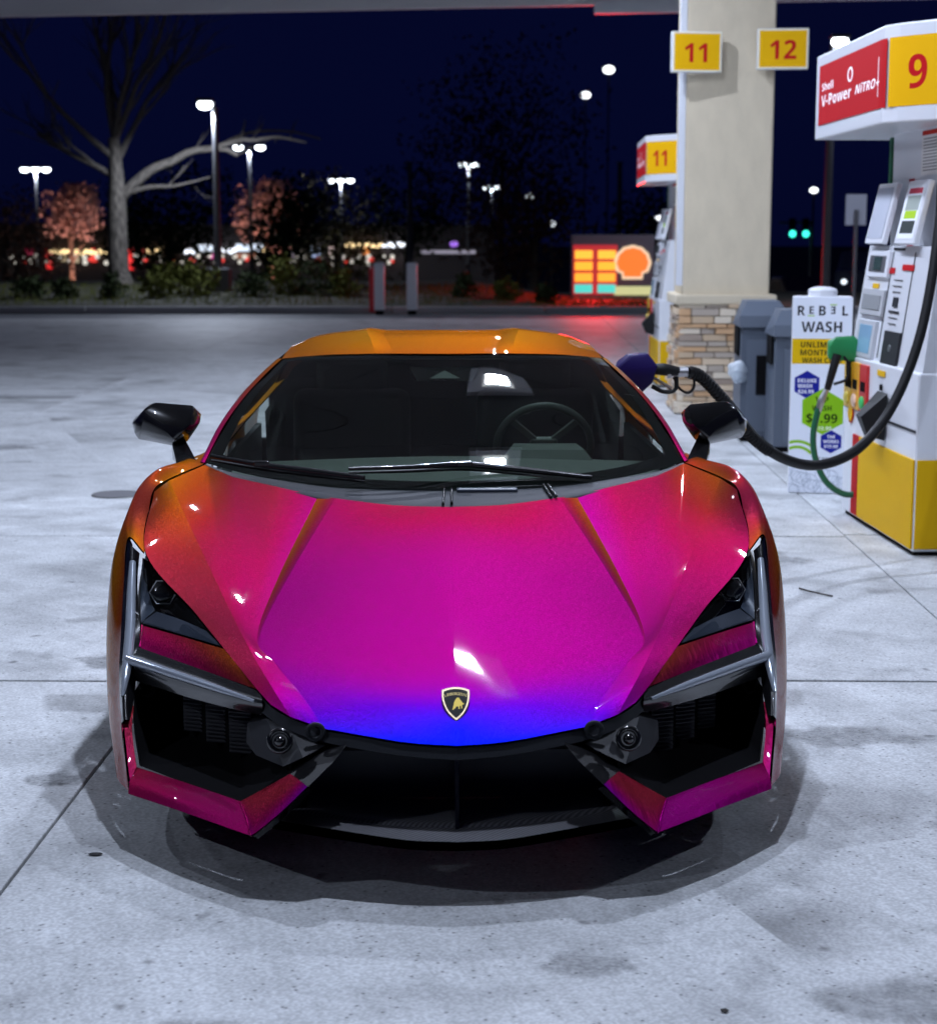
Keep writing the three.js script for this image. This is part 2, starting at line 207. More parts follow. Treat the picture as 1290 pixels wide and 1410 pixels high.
// ---------- the sports car ----------
const car = thing('sports_car', 'low sports car in blue, magenta and orange colour-shift paint with black gloss mirrors', 'car', [-0.052, 0, -4.95], 0.0245);
const off = (p, dx, dy, dz) => [p[0] + dx, p[1] + dy, p[2] + dz, ...p.slice(3)];
const cols = (c, ...k) => k.map(i => c[i]);
const flip = (g, s) => { if (s < 0) { g = g.clone(); g.scale(-1.022, 1, 1); const ix = g.index, n = ix ? ix.count : g.attributes.position.count;
  if (ix) for (let i = 0; i < n; i += 3) { const a = ix.getX(i); ix.setX(i, ix.getX(i + 1)); ix.setX(i + 1, a); }
  else for (const at of Object.values(g.attributes)) for (let i = 0; i < n; i += 3) for (let k = 0; k < at.itemSize; k++) { const a = at.array[i * at.itemSize + k]; at.array[i * at.itemSize + k] = at.array[(i + 1) * at.itemSize + k]; at.array[(i + 1) * at.itemSize + k] = a; } }
  return g; };
{ // hood: centre sheet, sunk flutes and outer facets, both halves in one panel
  const g = [];
  for (const s of [1, -1]) {
    const o = { side: s, thick: 0.006 }, sh = s < 0 ? 0.06 : 0;  // sh reddens the left half, baking in the flop seen from in front
    const c = CAR.hood, T = a => a[0].map((_, j) => a.map(r => r[j]));
    g.push(sheet(T([c[0], c[1], c[2]]), 60, 26, o));
    g.push(sheet(T([c[2], c[3]]), 60, 4, { ...o, linV: true }));
    const c3 = c[3].map((p, k) => [p[0], p[1], p[2], [0.06, 0.32, 0.48, 0.5, 0.5, 0.5][k]]);
    g.push(sheet(T([c3, c[4], c[5], c[6], c[7]]), 60, 24, { ...o, shift: sh, linV: true }));
    g.push(sheet(T([c[7], c[8]]), 60, 10, { ...o, linV: true, shift: sh * 2 }));
  }
  var hood = part('hood', g, M.paint, car);
}
for (const s of [1, -1]) {
  const sh = s < 0 ? 0.1 : 0;  // left side hues moved on to bake in the same view-angle flop
  const arch = v => [-0.2, -2.779].some(zw => Math.hypot(v.y - 0.33, v.z - zw) < (zw > -1 ? 0.345 : 0.37)) && v.y < 0.72;   // open the wheel arches
  const fr = CAR.side.slice(0, 5), bk = CAR.side.slice(4);
  const o = { side: s, thick: 0.006, shift: sh, cut: arch };
  part('front_fender', sheet(fr, 150, 90, o), M.paint, car);
  part('body_side', sheet(bk, 200, 80, o), M.paint, car);
  part('roof_pillar', sheet(CAR.pillar, 8, 24, { side: s, thick: 0.01 }), M.paint, car);
  part('rear_quarter', sheet(CAR.quarter, 8, 20, { side: s, thick: 0.006 }), M.paint, car);
  part('side_window', sheet(CAR.sideglass, 8, 24, { side: s }), M.sideGlass, car);
}
{ const g = []; for (const s of [1, -1]) { const r = CAR.roof; g.push(sheet(r.map(q => q.slice(0, 2)), 40, 8, { side: s, thick: 0.008 }), sheet(r.map(q => q.slice(1, 3)), 40, 4, { side: s, thick: 0.008 }), sheet(r.map(q => q.slice(2)), 40, 16, { side: s, thick: 0.008 })); } part('roof', g, M.paint, car); }
part('windshield', [1, -1].map(s => sheet(CAR.wind, 24, 24, { side: s })), M.glass, car);
{ // printed black border round the windshield, just inside the glass
  const g = [], at = (u, v) => { const row = CAR.wind[0].map((_, j) => spline(CAR.wind.map(r => r[j]), u)); const q = spline(row, v); return [q[0], q[1] - 0.004, q[2] - 0.002]; };
  for (const s of [1, -1]) {
    const strip = (f, n) => sheet([0, 0.5, 1].map(a => Array.from({ length: n }, (_, k) => f(a, k / (n - 1)))), 3, n * 2, { side: s });
    g.push(strip((a, t) => at(0.0 + a * (0.06 + 0.05 * t * t), t), 9), strip((a, t) => at(t, 0.93 + 0.07 * a), 9), strip((a, t) => at(0.975 + 0.025 * a, t), 9));
  }
  part('windshield_border', g, M.matte, car);
}
const cowl = part('cowl_panel', [1, -1].map(s => sheet([CAR.cowl[0].map(p => off(p, 0, -0.035, -0.006)), ...CAR.cowl].map(r => r.map(p => off(p, 0, -0.006, 0))), 6, 30, { side: s, thick: 0.01 })), M.cowl, car);
for (const q of CAR.clips) part('clip', tube(q.map(p => off(p, 0, 0.002, 0)), 0.0045, 6, 6), M.gloss, cowl);
for (const k of ['wiperL', 'wiperR']) {
  const w = CAR[k], up = w.map(p => off(p, 0, 0.012, -0.01)), n = w.length - 1;
  const a = part('wiper', taperTube(up, k === 'wiperR' ? [0.006, 0.007, 0.011, 0.011, 0.009, 0.007] : [0.007, 0.009, 0.011, 0.008], 30, 8), M.gloss, car);
  part('wiper_blade', taperTube(w.map((p, i) => off(p, 0, 0.0 - 0.004, -0.03 - 0.01 * i / n)), [0.004, 0.006, 0.006, 0.004], 24, 6), M.rubber, a);
  part('wiper_joint', rbox(0.05, 0.02, 0.03, 0.006, ...(k === 'wiperR' ? off(up[2], 0, 0.004, 0) : off(up[1], 0, 0.004, 0)).slice(0, 3)), M.gloss, a);
}
part('washer_cover', rbox(0.19, 0.012, 0.05, 0.005, 0.12, 0.742, -0.43), M.ledge, cowl);

part('front_lip', [1, -1].map(s => sheet(CAR.lip, 3, 30, { side: s, thick: 0.02, linU: true })), M.cowl, car);
for (const s of [1, -1]) {
  const S = g => flip(g, s);
  const q = CAR.hook; part('tow_eye_cover', S(new THREE.TorusGeometry(0.018, 0.006, 8, 20).translate(q[0], q[1], q[2] - 0.005)), M.cowl, car);
  // headlight: recess, ledge, wall, projector, clear cover
  const hl = new THREE.Group(); hl.name = 'headlight'; car.add(hl);
  const ring = CAR.hl_out, c = ring.reduce((a, p) => [a[0] + p[0] / 7, a[1] + p[1] / 7, a[2] + p[2] / 7], [0, 0, 0]);
  const deep = ring.map(p => [c[0] + (p[0] - c[0]) * 0.8, c[1] + (p[1] - c[1]) * 0.8 - 0.01, c[2] + (p[2] - c[2]) * 0.8 - 0.09]);
  const close = a => [...a, a[0]];
  part('housing', [S(sheet([close(ring), close(deep)], 2, 28, { linV: true, linU: true })), S(sheet([close(deep), close(deep.map(() => off(c, 0, -0.01, -0.09)))], 2, 28, { linV: true }))], M.matte, hl);
  part('ledge', S(sheet(CAR.hl_ledge, 4, 12, { thick: 0.003 })), M.ledge, hl);
  part('side_wall', S(sheet(CAR.hl_wall, 4, 12, { thick: 0.003 })), M.ledge, hl);
  const pj = CAR.hl_proj, N = new THREE.Vector3(-0.05, 0.35, 1).normalize(), Q = new THREE.Quaternion().setFromUnitVectors(new THREE.Vector3(0, 0, 1), N);
  const place = (g, k) => S(g.applyQuaternion(Q).translate(pj[0] + N.x * k, pj[1] + N.y * k, pj[2] - 0.035 + N.z * k));
  part('projector', place(new THREE.CylinderGeometry(0.036, 0.04, 0.05, 6).rotateX(Math.PI / 2), 0), M.gloss, hl);
  part('projector_rim', place(new THREE.TorusGeometry(0.036, 0.0018, 6, 6), 0.026), M.steel, hl);
  part('projector_lens', place(new THREE.SphereGeometry(0.03, 20, 12, 0, Math.PI * 2, 0, Math.PI / 2).rotateX(Math.PI / 2).scale(1, 1, 0.4), 0.025), M.gloss, hl);
  part('inner_lens', place(new THREE.SphereGeometry(0.017, 14, 10).scale(1, 1, 0.5).translate(-0.085, -0.012, 0.0), 0.02), M.gloss, hl);
  part('inner_bezel', place(new THREE.TorusGeometry(0.02, 0.002, 6, 20).translate(-0.085, -0.012, 0.0), 0.02), M.steel, hl);
  part('reflector', place(rbox(0.09, 0.012, 0.03, 0.004, -0.075, -0.045, 0.0), 0), M.satin, hl);
  const cover = [ring[0], ring[1], ring[2], ring[3], ring[4], ring[5], ring[6]].map(p => off(p, 0, 0, 0));
  part('cover_glass', S(sheet([[cover[0], cover[6], cover[5], cover[4]].map(p => off(p, 0, 0.0, 0.003)), [cover[1], [(cover[1][0] + cover[6][0]) / 2, (cover[1][1] + cover[6][1]) / 2, (cover[1][2] + cover[6][2]) / 2 + 0.01], [(cover[3][0] + cover[5][0]) / 2, (cover[3][1] + cover[5][1]) / 2, (cover[3][2] + cover[5][2]) / 2 + 0.01], cover[4]], [cover[2], [(cover[2][0] * 2 + cover[3][0]) / 3, (cover[2][1] * 2 + cover[3][1]) / 3, (cover[2][2] * 2 + cover[3][2]) / 3], cover[3], cover[4]]], 8, 12)), M.clear, hl);
  const sh = s < 0 ? 0.06 : 0;
  const ck = part('headlight_cheek', [sheet(CAR.cheek, 10, 14, { side: s, thick: 0.006, shift: sh })], M.paint, car);
  // running light on its black surround
  const tr = part('light_surround', [sheet(CAR.trim_v, 8, 30, { side: s, thick: 0.008 }), sheet(CAR.trim_h, 8, 24, { side: s, thick: 0.008 })], M.gloss, car);
  const drl = new THREE.Group(); drl.name = 'daytime_running_light'; car.add(drl);
  part('upright_light_bar', S(taperTube(CAR.drl_v, [0.009, 0.012, 0.013, 0.014, 0.013, 0.009, 0.004], 30, 10)), M.lightGuide, drl);
  part('crossing_light_bar', S(taperTube(CAR.drl_h, [0.014, 0.013, 0.012, 0.010, 0.004], 30, 10)), M.lightGuide, drl);
  // air intake: lofted duct with louvres at the back
  const it = new THREE.Group(); it.name = 'air_intake'; car.add(it);
  const rg = CAR.ring, rc = [0.66, 0.29, 0.3];
  const back = rg.map(p => [rc[0] + (p[0] - rc[0]) * 0.72, rc[1] + (p[1] - rc[1]) * 0.8, 0.36 + (p[2] - 0.7) * 0.2]);
  part('duct', [S(sheet([close(rg), close(back)], 3, 48, { linV: true })), S(sheet([close(back), close(back.map(() => [0.6, 0.28, 0.34]))], 2, 48, { linV: true }))], M.matte, it);
  part('duct_vane', S(sheet(CAR.vane, 3, 16, { thick: 0.003 })), M.satin, it);
  part('duct_mount', S(tube([[0.795, 0.345, 0.46], [0.79, 0.33, 0.43]], 0.018, 4, 12)), M.satin, it);
  for (let k = 0; k < 3; k++) for (let i = 0; i < 15; i++)
    part('louvre', S(new THREE.BoxGeometry(0.055, 0.0045, 0.016).rotateZ(0.14).rotateX(0.5).translate(0.535 + k * 0.066, 0.222 + i * 0.0105 + k * 0.009, 0.62 - k * 0.07)), M.slat, it);
  part('louvre_frame', S(new THREE.BoxGeometry(0.24, 0.2, 0.006).rotateY(0.8).translate(0.6, 0.3, 0.53)), M.matte, it);
  // lower painted blade
  part('bumper_blade', [sheet(CAR.blade_main, 8, 24, { side: s, thick: 0.004, shift: s < 0 ? 0.1 : 0 }), sheet(CAR.blade_in, 8, 16, { side: s, thick: 0.004 }), sheet(CAR.blade_up, 5, 14, { side: s, thick: 0.006, shift: sh })], M.paint, car);
  const lowEdge = CAR.blade_main[2], inEdge = CAR.blade_in[2];
  part('blade_underside', [sheet([[...lowEdge.slice(0, 3), inEdge[0], ...inEdge.slice(1)].map(p => off(p, 0, -0.004, 0)), [...lowEdge.slice(0, 3), inEdge[0], ...inEdge.slice(1)].map(p => off(p, -0.01, -0.02, -0.03))], 2, 36, { side: s })], M.gloss, car);
  part('bumper_strut', S(hull([...CAR.arm, ...CAR.arm.map(p => off(p, 0.01, -0.012, -0.06))])), M.strut, car);
  const pod = part('sensor_pod', S(hull([...CAR.pod, ...CAR.pod.map(p => [0.42 + (p[0] - 0.42) * 0.6, 0.33 + (p[1] - 0.33) * 0.6, p[2] - 0.22])])), M.satin, car);
  const sp = CAR.sensor;
  part('sensor_cup', S(new THREE.TorusGeometry(0.024, 0.007, 10, 24).rotateX(-0.25).translate(sp[0], sp[1], sp[2] + 0.0)), M.gloss, pod);
  part('sensor_eye', S(new THREE.SphereGeometry(0.014, 16, 12).translate(sp[0], sp[1], sp[2] + 0.003)), M.gloss, pod);
  // mirror
  const mir = part('wing_mirror', S(roundHull(CAR.mirror.map(p => [0.93 + (p[0] - 0.93) * 1.08, 0.9 + (p[1] - 0.9) * 1.08, p[2]]))), M.gloss, car); mir.position.x = s < 0 ? -0.015 : 0;
  part('mirror_stalk', S(hull(CAR.stalk)), M.gloss, mir);
}
{ // lower centre grille and carbon splitter
  const carbon = dataTex(256, 256, (u, v, i, j) => { const k = ((i >> 3) + (j >> 3)) % 4 < 2 ? 0.24 : 0.09; return [k, k, k * 1.08].map(c => Math.pow(c, 1 / 2.2)); }, true); carbon.repeat.set(9, 9);
  const cm = phy(1, 1, 1, { map: carbon, roughness: 0.3, clearcoat: 0.9, clearcoatRoughness: 0.05 });
  part('splitter', [1, -1].map(s => sheet(CAR.splitter, 14, 30, { side: s, thick: 0.022 })), cm, car);
  const gr = new THREE.Group(); gr.name = 'lower_grille'; car.add(gr);
  part('back_panel', box(0.76, 0.2, 0.01, 0, 0.235, 0.74), M.grille, gr);
  part('upper_panel', box(0.7, 0.012, 0.26, 0, 0.325, 0.82), M.matte, gr);
  part('centre_fin', hull([[-0.006, 0.335, 1.0], [0.006, 0.335, 1.0], [-0.006, 0.345, 0.75], [0.006, 0.345, 0.75], [-0.004, 0.15, 1.04], [0.004, 0.15, 1.04], [-0.02, 0.145, 0.8], [0.02, 0.145, 0.8]]), M.gloss, gr);
  for (const s of [1, -1]) part('grille_wall', box(0.01, 0.16, 0.2, s * 0.365, 0.235, 0.82), M.matte, gr);
  part('underbody', box(1.3, 0.02, 4.2, 0, 0.115, -1.5), M.matte, car);
  part('bulkhead', [box(1.3, 0.3, 0.02, 0, 0.27, 0.2)], M.matte, car);
  part('tail_panel', box(1.7, 0.5, 0.03, 0, 0.62, -3.74), M.satin, car);
  for (const s of [1, -1]) part('tail_light', rbox(0.32, 0.05, 0.03, 0.01, s * 0.55, 0.72, -3.765), M.red, car);
}
{ // wheels
  const prof = [[0.25, -0.12], [0.30, -0.13], [0.335, -0.11], [0.345, -0.08], [0.346, 0.08], [0.335, 0.11], [0.30, 0.13], [0.25, 0.12]].map(p => new THREE.Vector2(...p));
  const tyre = new THREE.LatheGeometry(prof, 40).rotateZ(Math.PI / 2), rim = [new THREE.CylinderGeometry(0.255, 0.255, 0.2, 40, 1, true).rotateZ(Math.PI / 2), cyl(0.07, 0.07, 0.05, 0, 0, 0, 16).rotateZ(Math.PI / 2).translate(0.09, 0, 0)];
  for (let k = 0; k < 10; k++) rim.push(new THREE.BoxGeometry(0.03, 0.2, 0.03).translate(0.09, 0.15, 0).rotateX(k * Math.PI / 5));
  const rg = join(rim), disc = cyl(0.19, 0.19, 0.03).rotateZ(Math.PI / 2);
  for (const [s, z] of [[1, -0.2], [-1, -0.2], [1, -2.779], [-1, -2.779]]) {
    const w = new THREE.Group(); w.name = 'wheel'; w.position.set(s * (z > -1 ? 0.78 : 0.82), 0.318, z); w.scale.setScalar(0.92); w.rotation.y = s < 0 ? Math.PI : 0; car.add(w);
    part('tyre', tyre, M.rubber, w); part('rim', rg, M.satin, w); part('brake_disc', disc, M.steel, w);
  }
}
{ // cabin seen through the windshield
  const cab = new THREE.Group(); cab.name = 'cabin'; car.add(cab);
  part('dashboard', sheet([[[-0.7, 0.70, -0.55], [0, 0.70, -0.45], [0.7, 0.70, -0.55]], [[-0.72, 0.735, -0.8], [0, 0.745, -0.75], [0.72, 0.735, -0.8]], [[-0.72, 0.74, -1.1], [0, 0.76, -1.1], [0.72, 0.74, -1.1]], [[-0.72, 0.6, -1.2], [0, 0.6, -1.2], [0.72, 0.6, -1.2]]], 16, 20), M.dash, cab);
  part('instrument_hood', hull([[0.18, 0.74, -1.0], [0.52, 0.74, -1.0], [0.22, 0.79, -1.05], [0.48, 0.79, -1.05], [0.18, 0.72, -1.18], [0.52, 0.72, -1.18], [0.24, 0.80, -1.16], [0.46, 0.80, -1.16]]), M.dash, cab);
  const sw = new THREE.Group(); sw.name = 'steering_wheel'; sw.position.set(0.355, 0.77, -1.30); sw.rotation.x = 0.42; cab.add(sw);
  part('wheel_rim', new THREE.TorusGeometry(0.17, 0.014, 10, 40), std(0.06, 0.066, 0.06, 0.6), sw);
  part('wheel_hub', [rbox(0.1, 0.08, 0.03, 0.012), ...[0.75, 2.39, -1.57].map(a => new THREE.BoxGeometry(0.15, 0.022, 0.014).translate(0.085, 0, 0).rotateZ(a))], std(0.09, 0.1, 0.09, 0.5), sw);
  for (const x of [-0.36, 0.36]) { part('seat', [rbox(0.46, 0.62, 0.12, 0.05, x, 0.62, -1.92), rbox(0.28, 0.16, 0.1, 0.04, x, 0.98, -1.95), rbox(0.48, 0.14, 0.5, 0.05, x, 0.33, -1.65)], M.cabin, cab); }
  part('rear_bulkhead', hull([[-0.7, 0.2, -2.1], [0.7, 0.2, -2.1], [-0.72, 0.82, -2.1], [0.72, 0.82, -2.1], [-0.6, 1.0, -2.1], [0.6, 1.0, -2.1], [-0.48, 1.08, -2.1], [0.48, 1.08, -2.1], [0, 0.6, -2.14]]), M.cabin, cab); part('cabin_floor', box(1.5, 0.02, 1.9, 0, 0.2, -1.2), M.cabin, cab);
  for (const s of [1, -1]) part('door_card', box(0.02, 0.58, 1.5, s * 0.74, 0.49, -1.3), M.cabin, cab);
  part('roof_lining', box(1.0, 0.01, 0.5, 0, 1.06, -1.85), M.cabin, cab);
  part('camera_pod', hull([[-0.13, 1.045, -1.50], [0.13, 1.045, -1.50], [-0.1, 1.0, -1.40], [0.1, 1.0, -1.40], [-0.12, 1.0, -1.55], [0.12, 1.0, -1.55]]), M.matte, cab);
  part('camera_hood', hull([[-0.055, 1.012, -1.388], [0.055, 1.012, -1.388], [0, 1.038, -1.425], [0, 1.0, -1.48]]), M.dash, cab);
}
{ // shield badge on the hood
  const shape = (k) => { const s = new THREE.Shape(); s.moveTo(-0.031 * k, 0.028 * k); s.quadraticCurveTo(0, 0.040 * k, 0.031 * k, 0.028 * k); s.quadraticCurveTo(0.034 * k, 0.0, 0.016 * k, -0.022 * k); s.quadraticCurveTo(0.008 * k, -0.031 * k, 0, -0.036 * k); s.quadraticCurveTo(-0.008 * k, -0.031 * k, -0.016 * k, -0.022 * k); s.quadraticCurveTo(-0.034 * k, 0, -0.031 * k, 0.028 * k); return s; };
  const t = canvasTex(256, 256, (x, w, h) => {
    x.fillStyle = '#050505'; x.fillRect(0, 0, w, h); x.fillStyle = '#d9c27a'; x.textAlign = 'center'; x.font = 'bold 30px serif';
    const word = 'LAMBORGHINI'; for (let i = 0; i < word.length; i++) { const a = (i - 5) / 5; x.save(); x.translate(128 + a * 92, 62 + a * a * 14); x.rotate(a * 0.22); x.fillText(word[i], 0, 0); x.restore(); }
    x.fillStyle = '#e3c75a'; x.beginPath(); // charging bull
    const pts = [[95, 180], [104, 150], [112, 118], [124, 98], [140, 82], [158, 84], [166, 98], [176, 108], [190, 126], [202, 128], [196, 138], [184, 138], [184, 168], [174, 168], [172, 146], [160, 150], [160, 172], [150, 172], [148, 152], [130, 152], [120, 170], [112, 168], [106, 176]];
    pts.forEach((p, i) => i ? x.lineTo(...p) : x.moveTo(...p)); x.fill();
  });
  const face = new THREE.ShapeGeometry(shape(0.88)), uv = face.attributes.uv, p = face.attributes.position;
  for (let i = 0; i < p.count; i++) uv.setXY(i, 0.5 + p.getX(i) / 0.066, 0.52 + p.getY(i) / 0.07);
  const b = new THREE.Group(); b.name = 'badge'; b.position.set(0.0, CAR.badge[1] + 0.006, CAR.badge[2] + 0.003); b.rotation.x = -Math.PI / 2 + 0.42; b.scale.set(1.05, 1.75, 1); hood.add(b);
  part('badge_rim', new THREE.ExtrudeGeometry(shape(1), { depth: 0.004, bevelEnabled: true, bevelSize: 0.001, bevelThickness: 0.001, bevelSegments: 2 }), std(0.42, 0.34, 0.22, 0.55, 1), b);
  part('badge_face', face.translate(0, 0, 0.0056), printed(t), b);
}
// ---------- ground ----------
const concrete = dataTex(1024, 1024, (u, v) => {
  const x = u * 8, y = v * 8, w = Math.sin(u * Math.PI) ** 0.25 * Math.sin(v * Math.PI) ** 0.25;
  let k = 0.74 + 0.14 * fbm(x * 0.6, y * 0.6, 1, 5) + 0.16 * fbm(x * 3, y * 3, 4, 4) * w + 0.15 * (rnd() - 0.5) + 0.06 * fbm(x * 2.5, y * 26, 9, 3);
  const spot = fbm(x * 9, y * 9, 20, 2); if (spot > 0.33) k *= 1 - (spot - 0.33) * 2.2;
  const st = fbm(x * 0.9 + 5, y * 0.9, 33, 4); if (st > 0.12) k *= 1 - (st - 0.12) * 0.7; const s2 = fbm(x * 2.2 + 9, y * 2.2, 51, 4); if (s2 > 0.2) k *= 1 - (s2 - 0.2) * 0.7;
  if (rnd() < 0.006) k *= 0.5;
  return [k * 0.985, k, k * 1.01];
}, true);
const concreteBump = dataTex(1024, 1024, (u, v) => { const k = 0.5 + 0.3 * fbm(u * 60, v * 60, 2, 3) + 0.25 * (rnd() - 0.5); return [k, k, k]; }, false);
const slabMats = [0, 1, 2].map(k => { const m = concrete.clone(), b = concreteBump.clone(); for (const t of [m, b]) { t.repeat.set(1 / 5.8, 1 / 5.8); t.offset.set(0.31 * k, 0.17 * k); t.rotation = 0.6 * k; } b.repeat.set(1 / 2, 1 / 2); return new THREE.MeshStandardMaterial({ color: lin(1, 1, 1), map: m, bumpMap: b, bumpScale: 0.0015, roughness: 0.62 }); });
function uvWorld(g, ox = 0, oz = 0, sc = 1) { const p = g.attributes.position, uv = g.attributes.uv; for (let i = 0; i < p.count; i++) uv.setXY(i, (p.getX(i) + ox) * sc, (p.getZ(i) + oz) * sc); return g; }
const forecourt = new THREE.Group(); forecourt.name = 'forecourt'; forecourt.userData.kind = 'structure'; scene.add(forecourt);
const SL = 2.92, SD = 2.93;
for (let i = -5; i < 5; i++) for (let k = -3; k < 10; k++) {
  const x0 = -1.075 + i * SL, d0 = 5.9 + (k - 1) * SD;
  const g = new RoundedBoxGeometry(SL - 0.008, 0.1, SD - 0.022, 1, 0.004);
  const o = part('slab', g, slabMats[Math.floor(rnd() * 3)], forecourt);
  const [wx, wz] = atStation(x0 + SL / 2, d0 + SD / 2); o.position.set(wx, -0.05 + rr(-0.0012, 0.0012), wz); o.rotation.y = -AX;
  uvWorld(g, wx, wz); o.rotation.y = -AX;
}
const HGT = (x, d) => { // the land: flat apron, a low planted bank beyond the kerb, then falling away to the shops
  if (d < 34.6) return -0.06; const a = Math.min(1, (d - 34.6) / 4), b = Math.max(0, Math.min(1, (d - 44) / 26)), c = Math.max(0, Math.min(1, (x - 0.3) / 1.6)), s = b * b * (3 - 2 * b);
  return (0.10 - 0.02 * c + 0.28 * a * (1 - c)) - s * (3.2 - 0.6 * c);
};
{ const xs = [], ds = []; for (let x = -400; x <= 400; x += Math.abs(x) < 40 ? 2 : 20) xs.push(x); for (let d = -60; d <= 620; d += d < 30 ? 6 : d < 80 ? 1 : 20) ds.push(d);
  const pos = [], uv = [], idx = []; ds.forEach((d, j) => xs.forEach((x, i) => { pos.push(x, HGT(x, d) + (d > 36 ? 0.08 * fbm(x * 0.4, d * 0.4, 3, 3) : 0), -d); uv.push(x / 3, d / 3); if (i < xs.length - 1 && j < ds.length - 1) { const o = j * xs.length + i, W = xs.length; idx.push(o, o + 1, o + W, o + 1, o + W + 1, o + W); } }));
  const g = new THREE.BufferGeometry(); g.setAttribute('position', new THREE.Float32BufferAttribute(pos, 3)); g.setAttribute('uv', new THREE.Float32BufferAttribute(uv, 2)); g.setIndex(idx); g.computeVertexNormals();
  const soil = dataTex(512, 512, (u, v) => { const k = 0.24 + 0.2 * fbm(u * 9, v * 9, 2, 4) + 0.1 * (rnd() - 0.5); return [k, k * 0.98, k * 0.86]; }, true);
  solo('ground', g, new THREE.MeshStandardMaterial({ map: soil, roughness: 0.95, side: THREE.DoubleSide }), null, null, null, 'structure');
  const asphalt = dataTex(1024, 1024, (u, v) => { let k = 0.42 + 0.14 * fbm(u * 5, v * 5, 2, 5) + 0.12 * fbm(u * 2, v * 14, 8, 3) + 0.08 * (rnd() - 0.5); return [k * 0.98, k, k * 1.05]; }, true);
  const road = new THREE.PlaneGeometry(120, 14.2, 1, 1).rotateX(-Math.PI / 2).translate(0, -0.012, -27.3); uvWorld(road, 0, 0, 1 / 7);
  solo('driveway', road, new THREE.MeshStandardMaterial({ map: asphalt, roughness: 0.6 }), null, null, null, 'structure');
  const side = new THREE.PlaneGeometry(90, 40).rotateX(-Math.PI / 2).translate(-61, -0.014, -2); uvWorld(side, 0, 0, 1 / 7);
  solo('side_driveway', side, new THREE.MeshStandardMaterial({ map: asphalt, roughness: 0.5 }), null, null, null, 'structure');
}
{ // kerb stones along the planted bank
  const k = new THREE.Group(); k.name = 'kerb'; k.userData.kind = 'structure'; scene.add(k);
  const g = rbox(2.97, 0.2, 0.2, 0.02), m = [std(0.30, 0.30, 0.31, 0.8), std(0.26, 0.26, 0.27, 0.8)];
  for (let i = -9; i < 9; i++) { const o = part('kerb_stone', g, m[(i + 20) % 2], k); o.position.set(i * 3, 0.03, -34.45); }
}
for (const [x, d, r] of [[-2.09, 10.25, 0.14], [-5.6, 13.6, 0.2]]) { const o = thing('manhole_cover', x > -3 ? 'small round dark access cover in the slab by the left mirror' : 'dark access cover far out on the left slabs', 'manhole', [x, 0, -d], 0); part('lid', cyl(r, r, 0.012, 0, -0.001, 0, 32), std(0.14, 0.14, 0.15, 0.8), o); part('rim', new THREE.TorusGeometry(r, 0.008, 6, 40).rotateX(Math.PI / 2).translate(0, 0.0, 0), std(0.12, 0.12, 0.12, 0.5, 0.5), o); }
for (let i = 0; i < 12; i++) { const x = rr(-1.9, 1.9), d = rr(3.2, 3.9); if (Math.abs(x) < 0.9 && d > 3.6) continue;
  solo('dry_leaf', new THREE.CircleGeometry(rr(0.005, 0.012), 5).rotateX(-Math.PI / 2).translate(x, 0.0025, -d), std(0.02, 0.017, 0.014, 0.9), 'tiny dark crumb of litter on the concrete in front of the car', 'litter', 'litter crumbs on the concrete'); }
solo('twig', tube([[1.44, 0.006, -7.45], [1.47, 0.012, -7.35], [1.55, 0.006, -7.28]], 0.004, 10, 5), std(0.03, 0.025, 0.02, 0.9), 'small dark curved twig lying on the concrete right of the car', 'twig');
solo('dark_leaf', new THREE.CircleGeometry(0.02, 6).scale(1, 0.6, 1).rotateX(-Math.PI / 2).translate(-0.93, 0.0025, -4.16), std(0.012, 0.012, 0.014, 0.9), 'black flake on the concrete left of the front bumper', 'litter');

{ // oil and water stains soaked into the slabs
  const mk = k => canvasTex(256, 256, (x, W, H) => { const im = x.createImageData(W, H); for (let j = 0; j < H; j++) for (let i = 0; i < W; i++) { const u = i / W - 0.5, v = j / H - 0.5, r = Math.hypot(u, v) * 2 + 0.75 * fbm(u * 4 + k * 9, v * 4, k * 3.1, 4); const a = Math.max(0, Math.min(1, (0.62 - r) * 5)) * (0.45 + 0.9 * fbm(u * 16, v * 16, k + 5, 3) + 0.25 * rnd()); im.data.set([38, 38, 42, Math.max(0, Math.min(255, a * 110))], (j * W + i) * 4); } x.putImageData(im, 0, 0); });
  const mats = [1, 2, 3].map(k => new THREE.MeshStandardMaterial({ map: mk(k), transparent: true, roughness: 0.6 }));
  [[-1.28, 6.15, 0.5, 0.34, 0], [-1.0, 6.3, 0.36, 0.2, 1], [-1.18, 4.75, 0.3, 0.3, 2], [0.25, 3.5, 0.34, 0.2, 1], [0.9, 3.3, 0.8, 0.5, 2], [1.15, 5.2, 0.7, 0.4, 0], [1.35, 4.4, 0.5, 0.35, 1], [-0.55, 3.15, 0.5, 0.3, 0], [-2.3, 7.4, 0.9, 0.3, 2], [1.4, 8.2, 0.6, 0.7, 0], [-3.6, 12.6, 1.6, 0.7, 1], [-4.4, 16.5, 2.4, 1.0, 2], [-1.5, 17.5, 1.8, 0.9, 0]].forEach(([x, d, w, h, m]) => { const o = part('stain', new THREE.PlaneGeometry(w, h).rotateX(-Math.PI / 2), mats[m], forecourt); o.position.set(x, 0.0035 + m * 0.0008, -d); o.castShadow = false; });
}
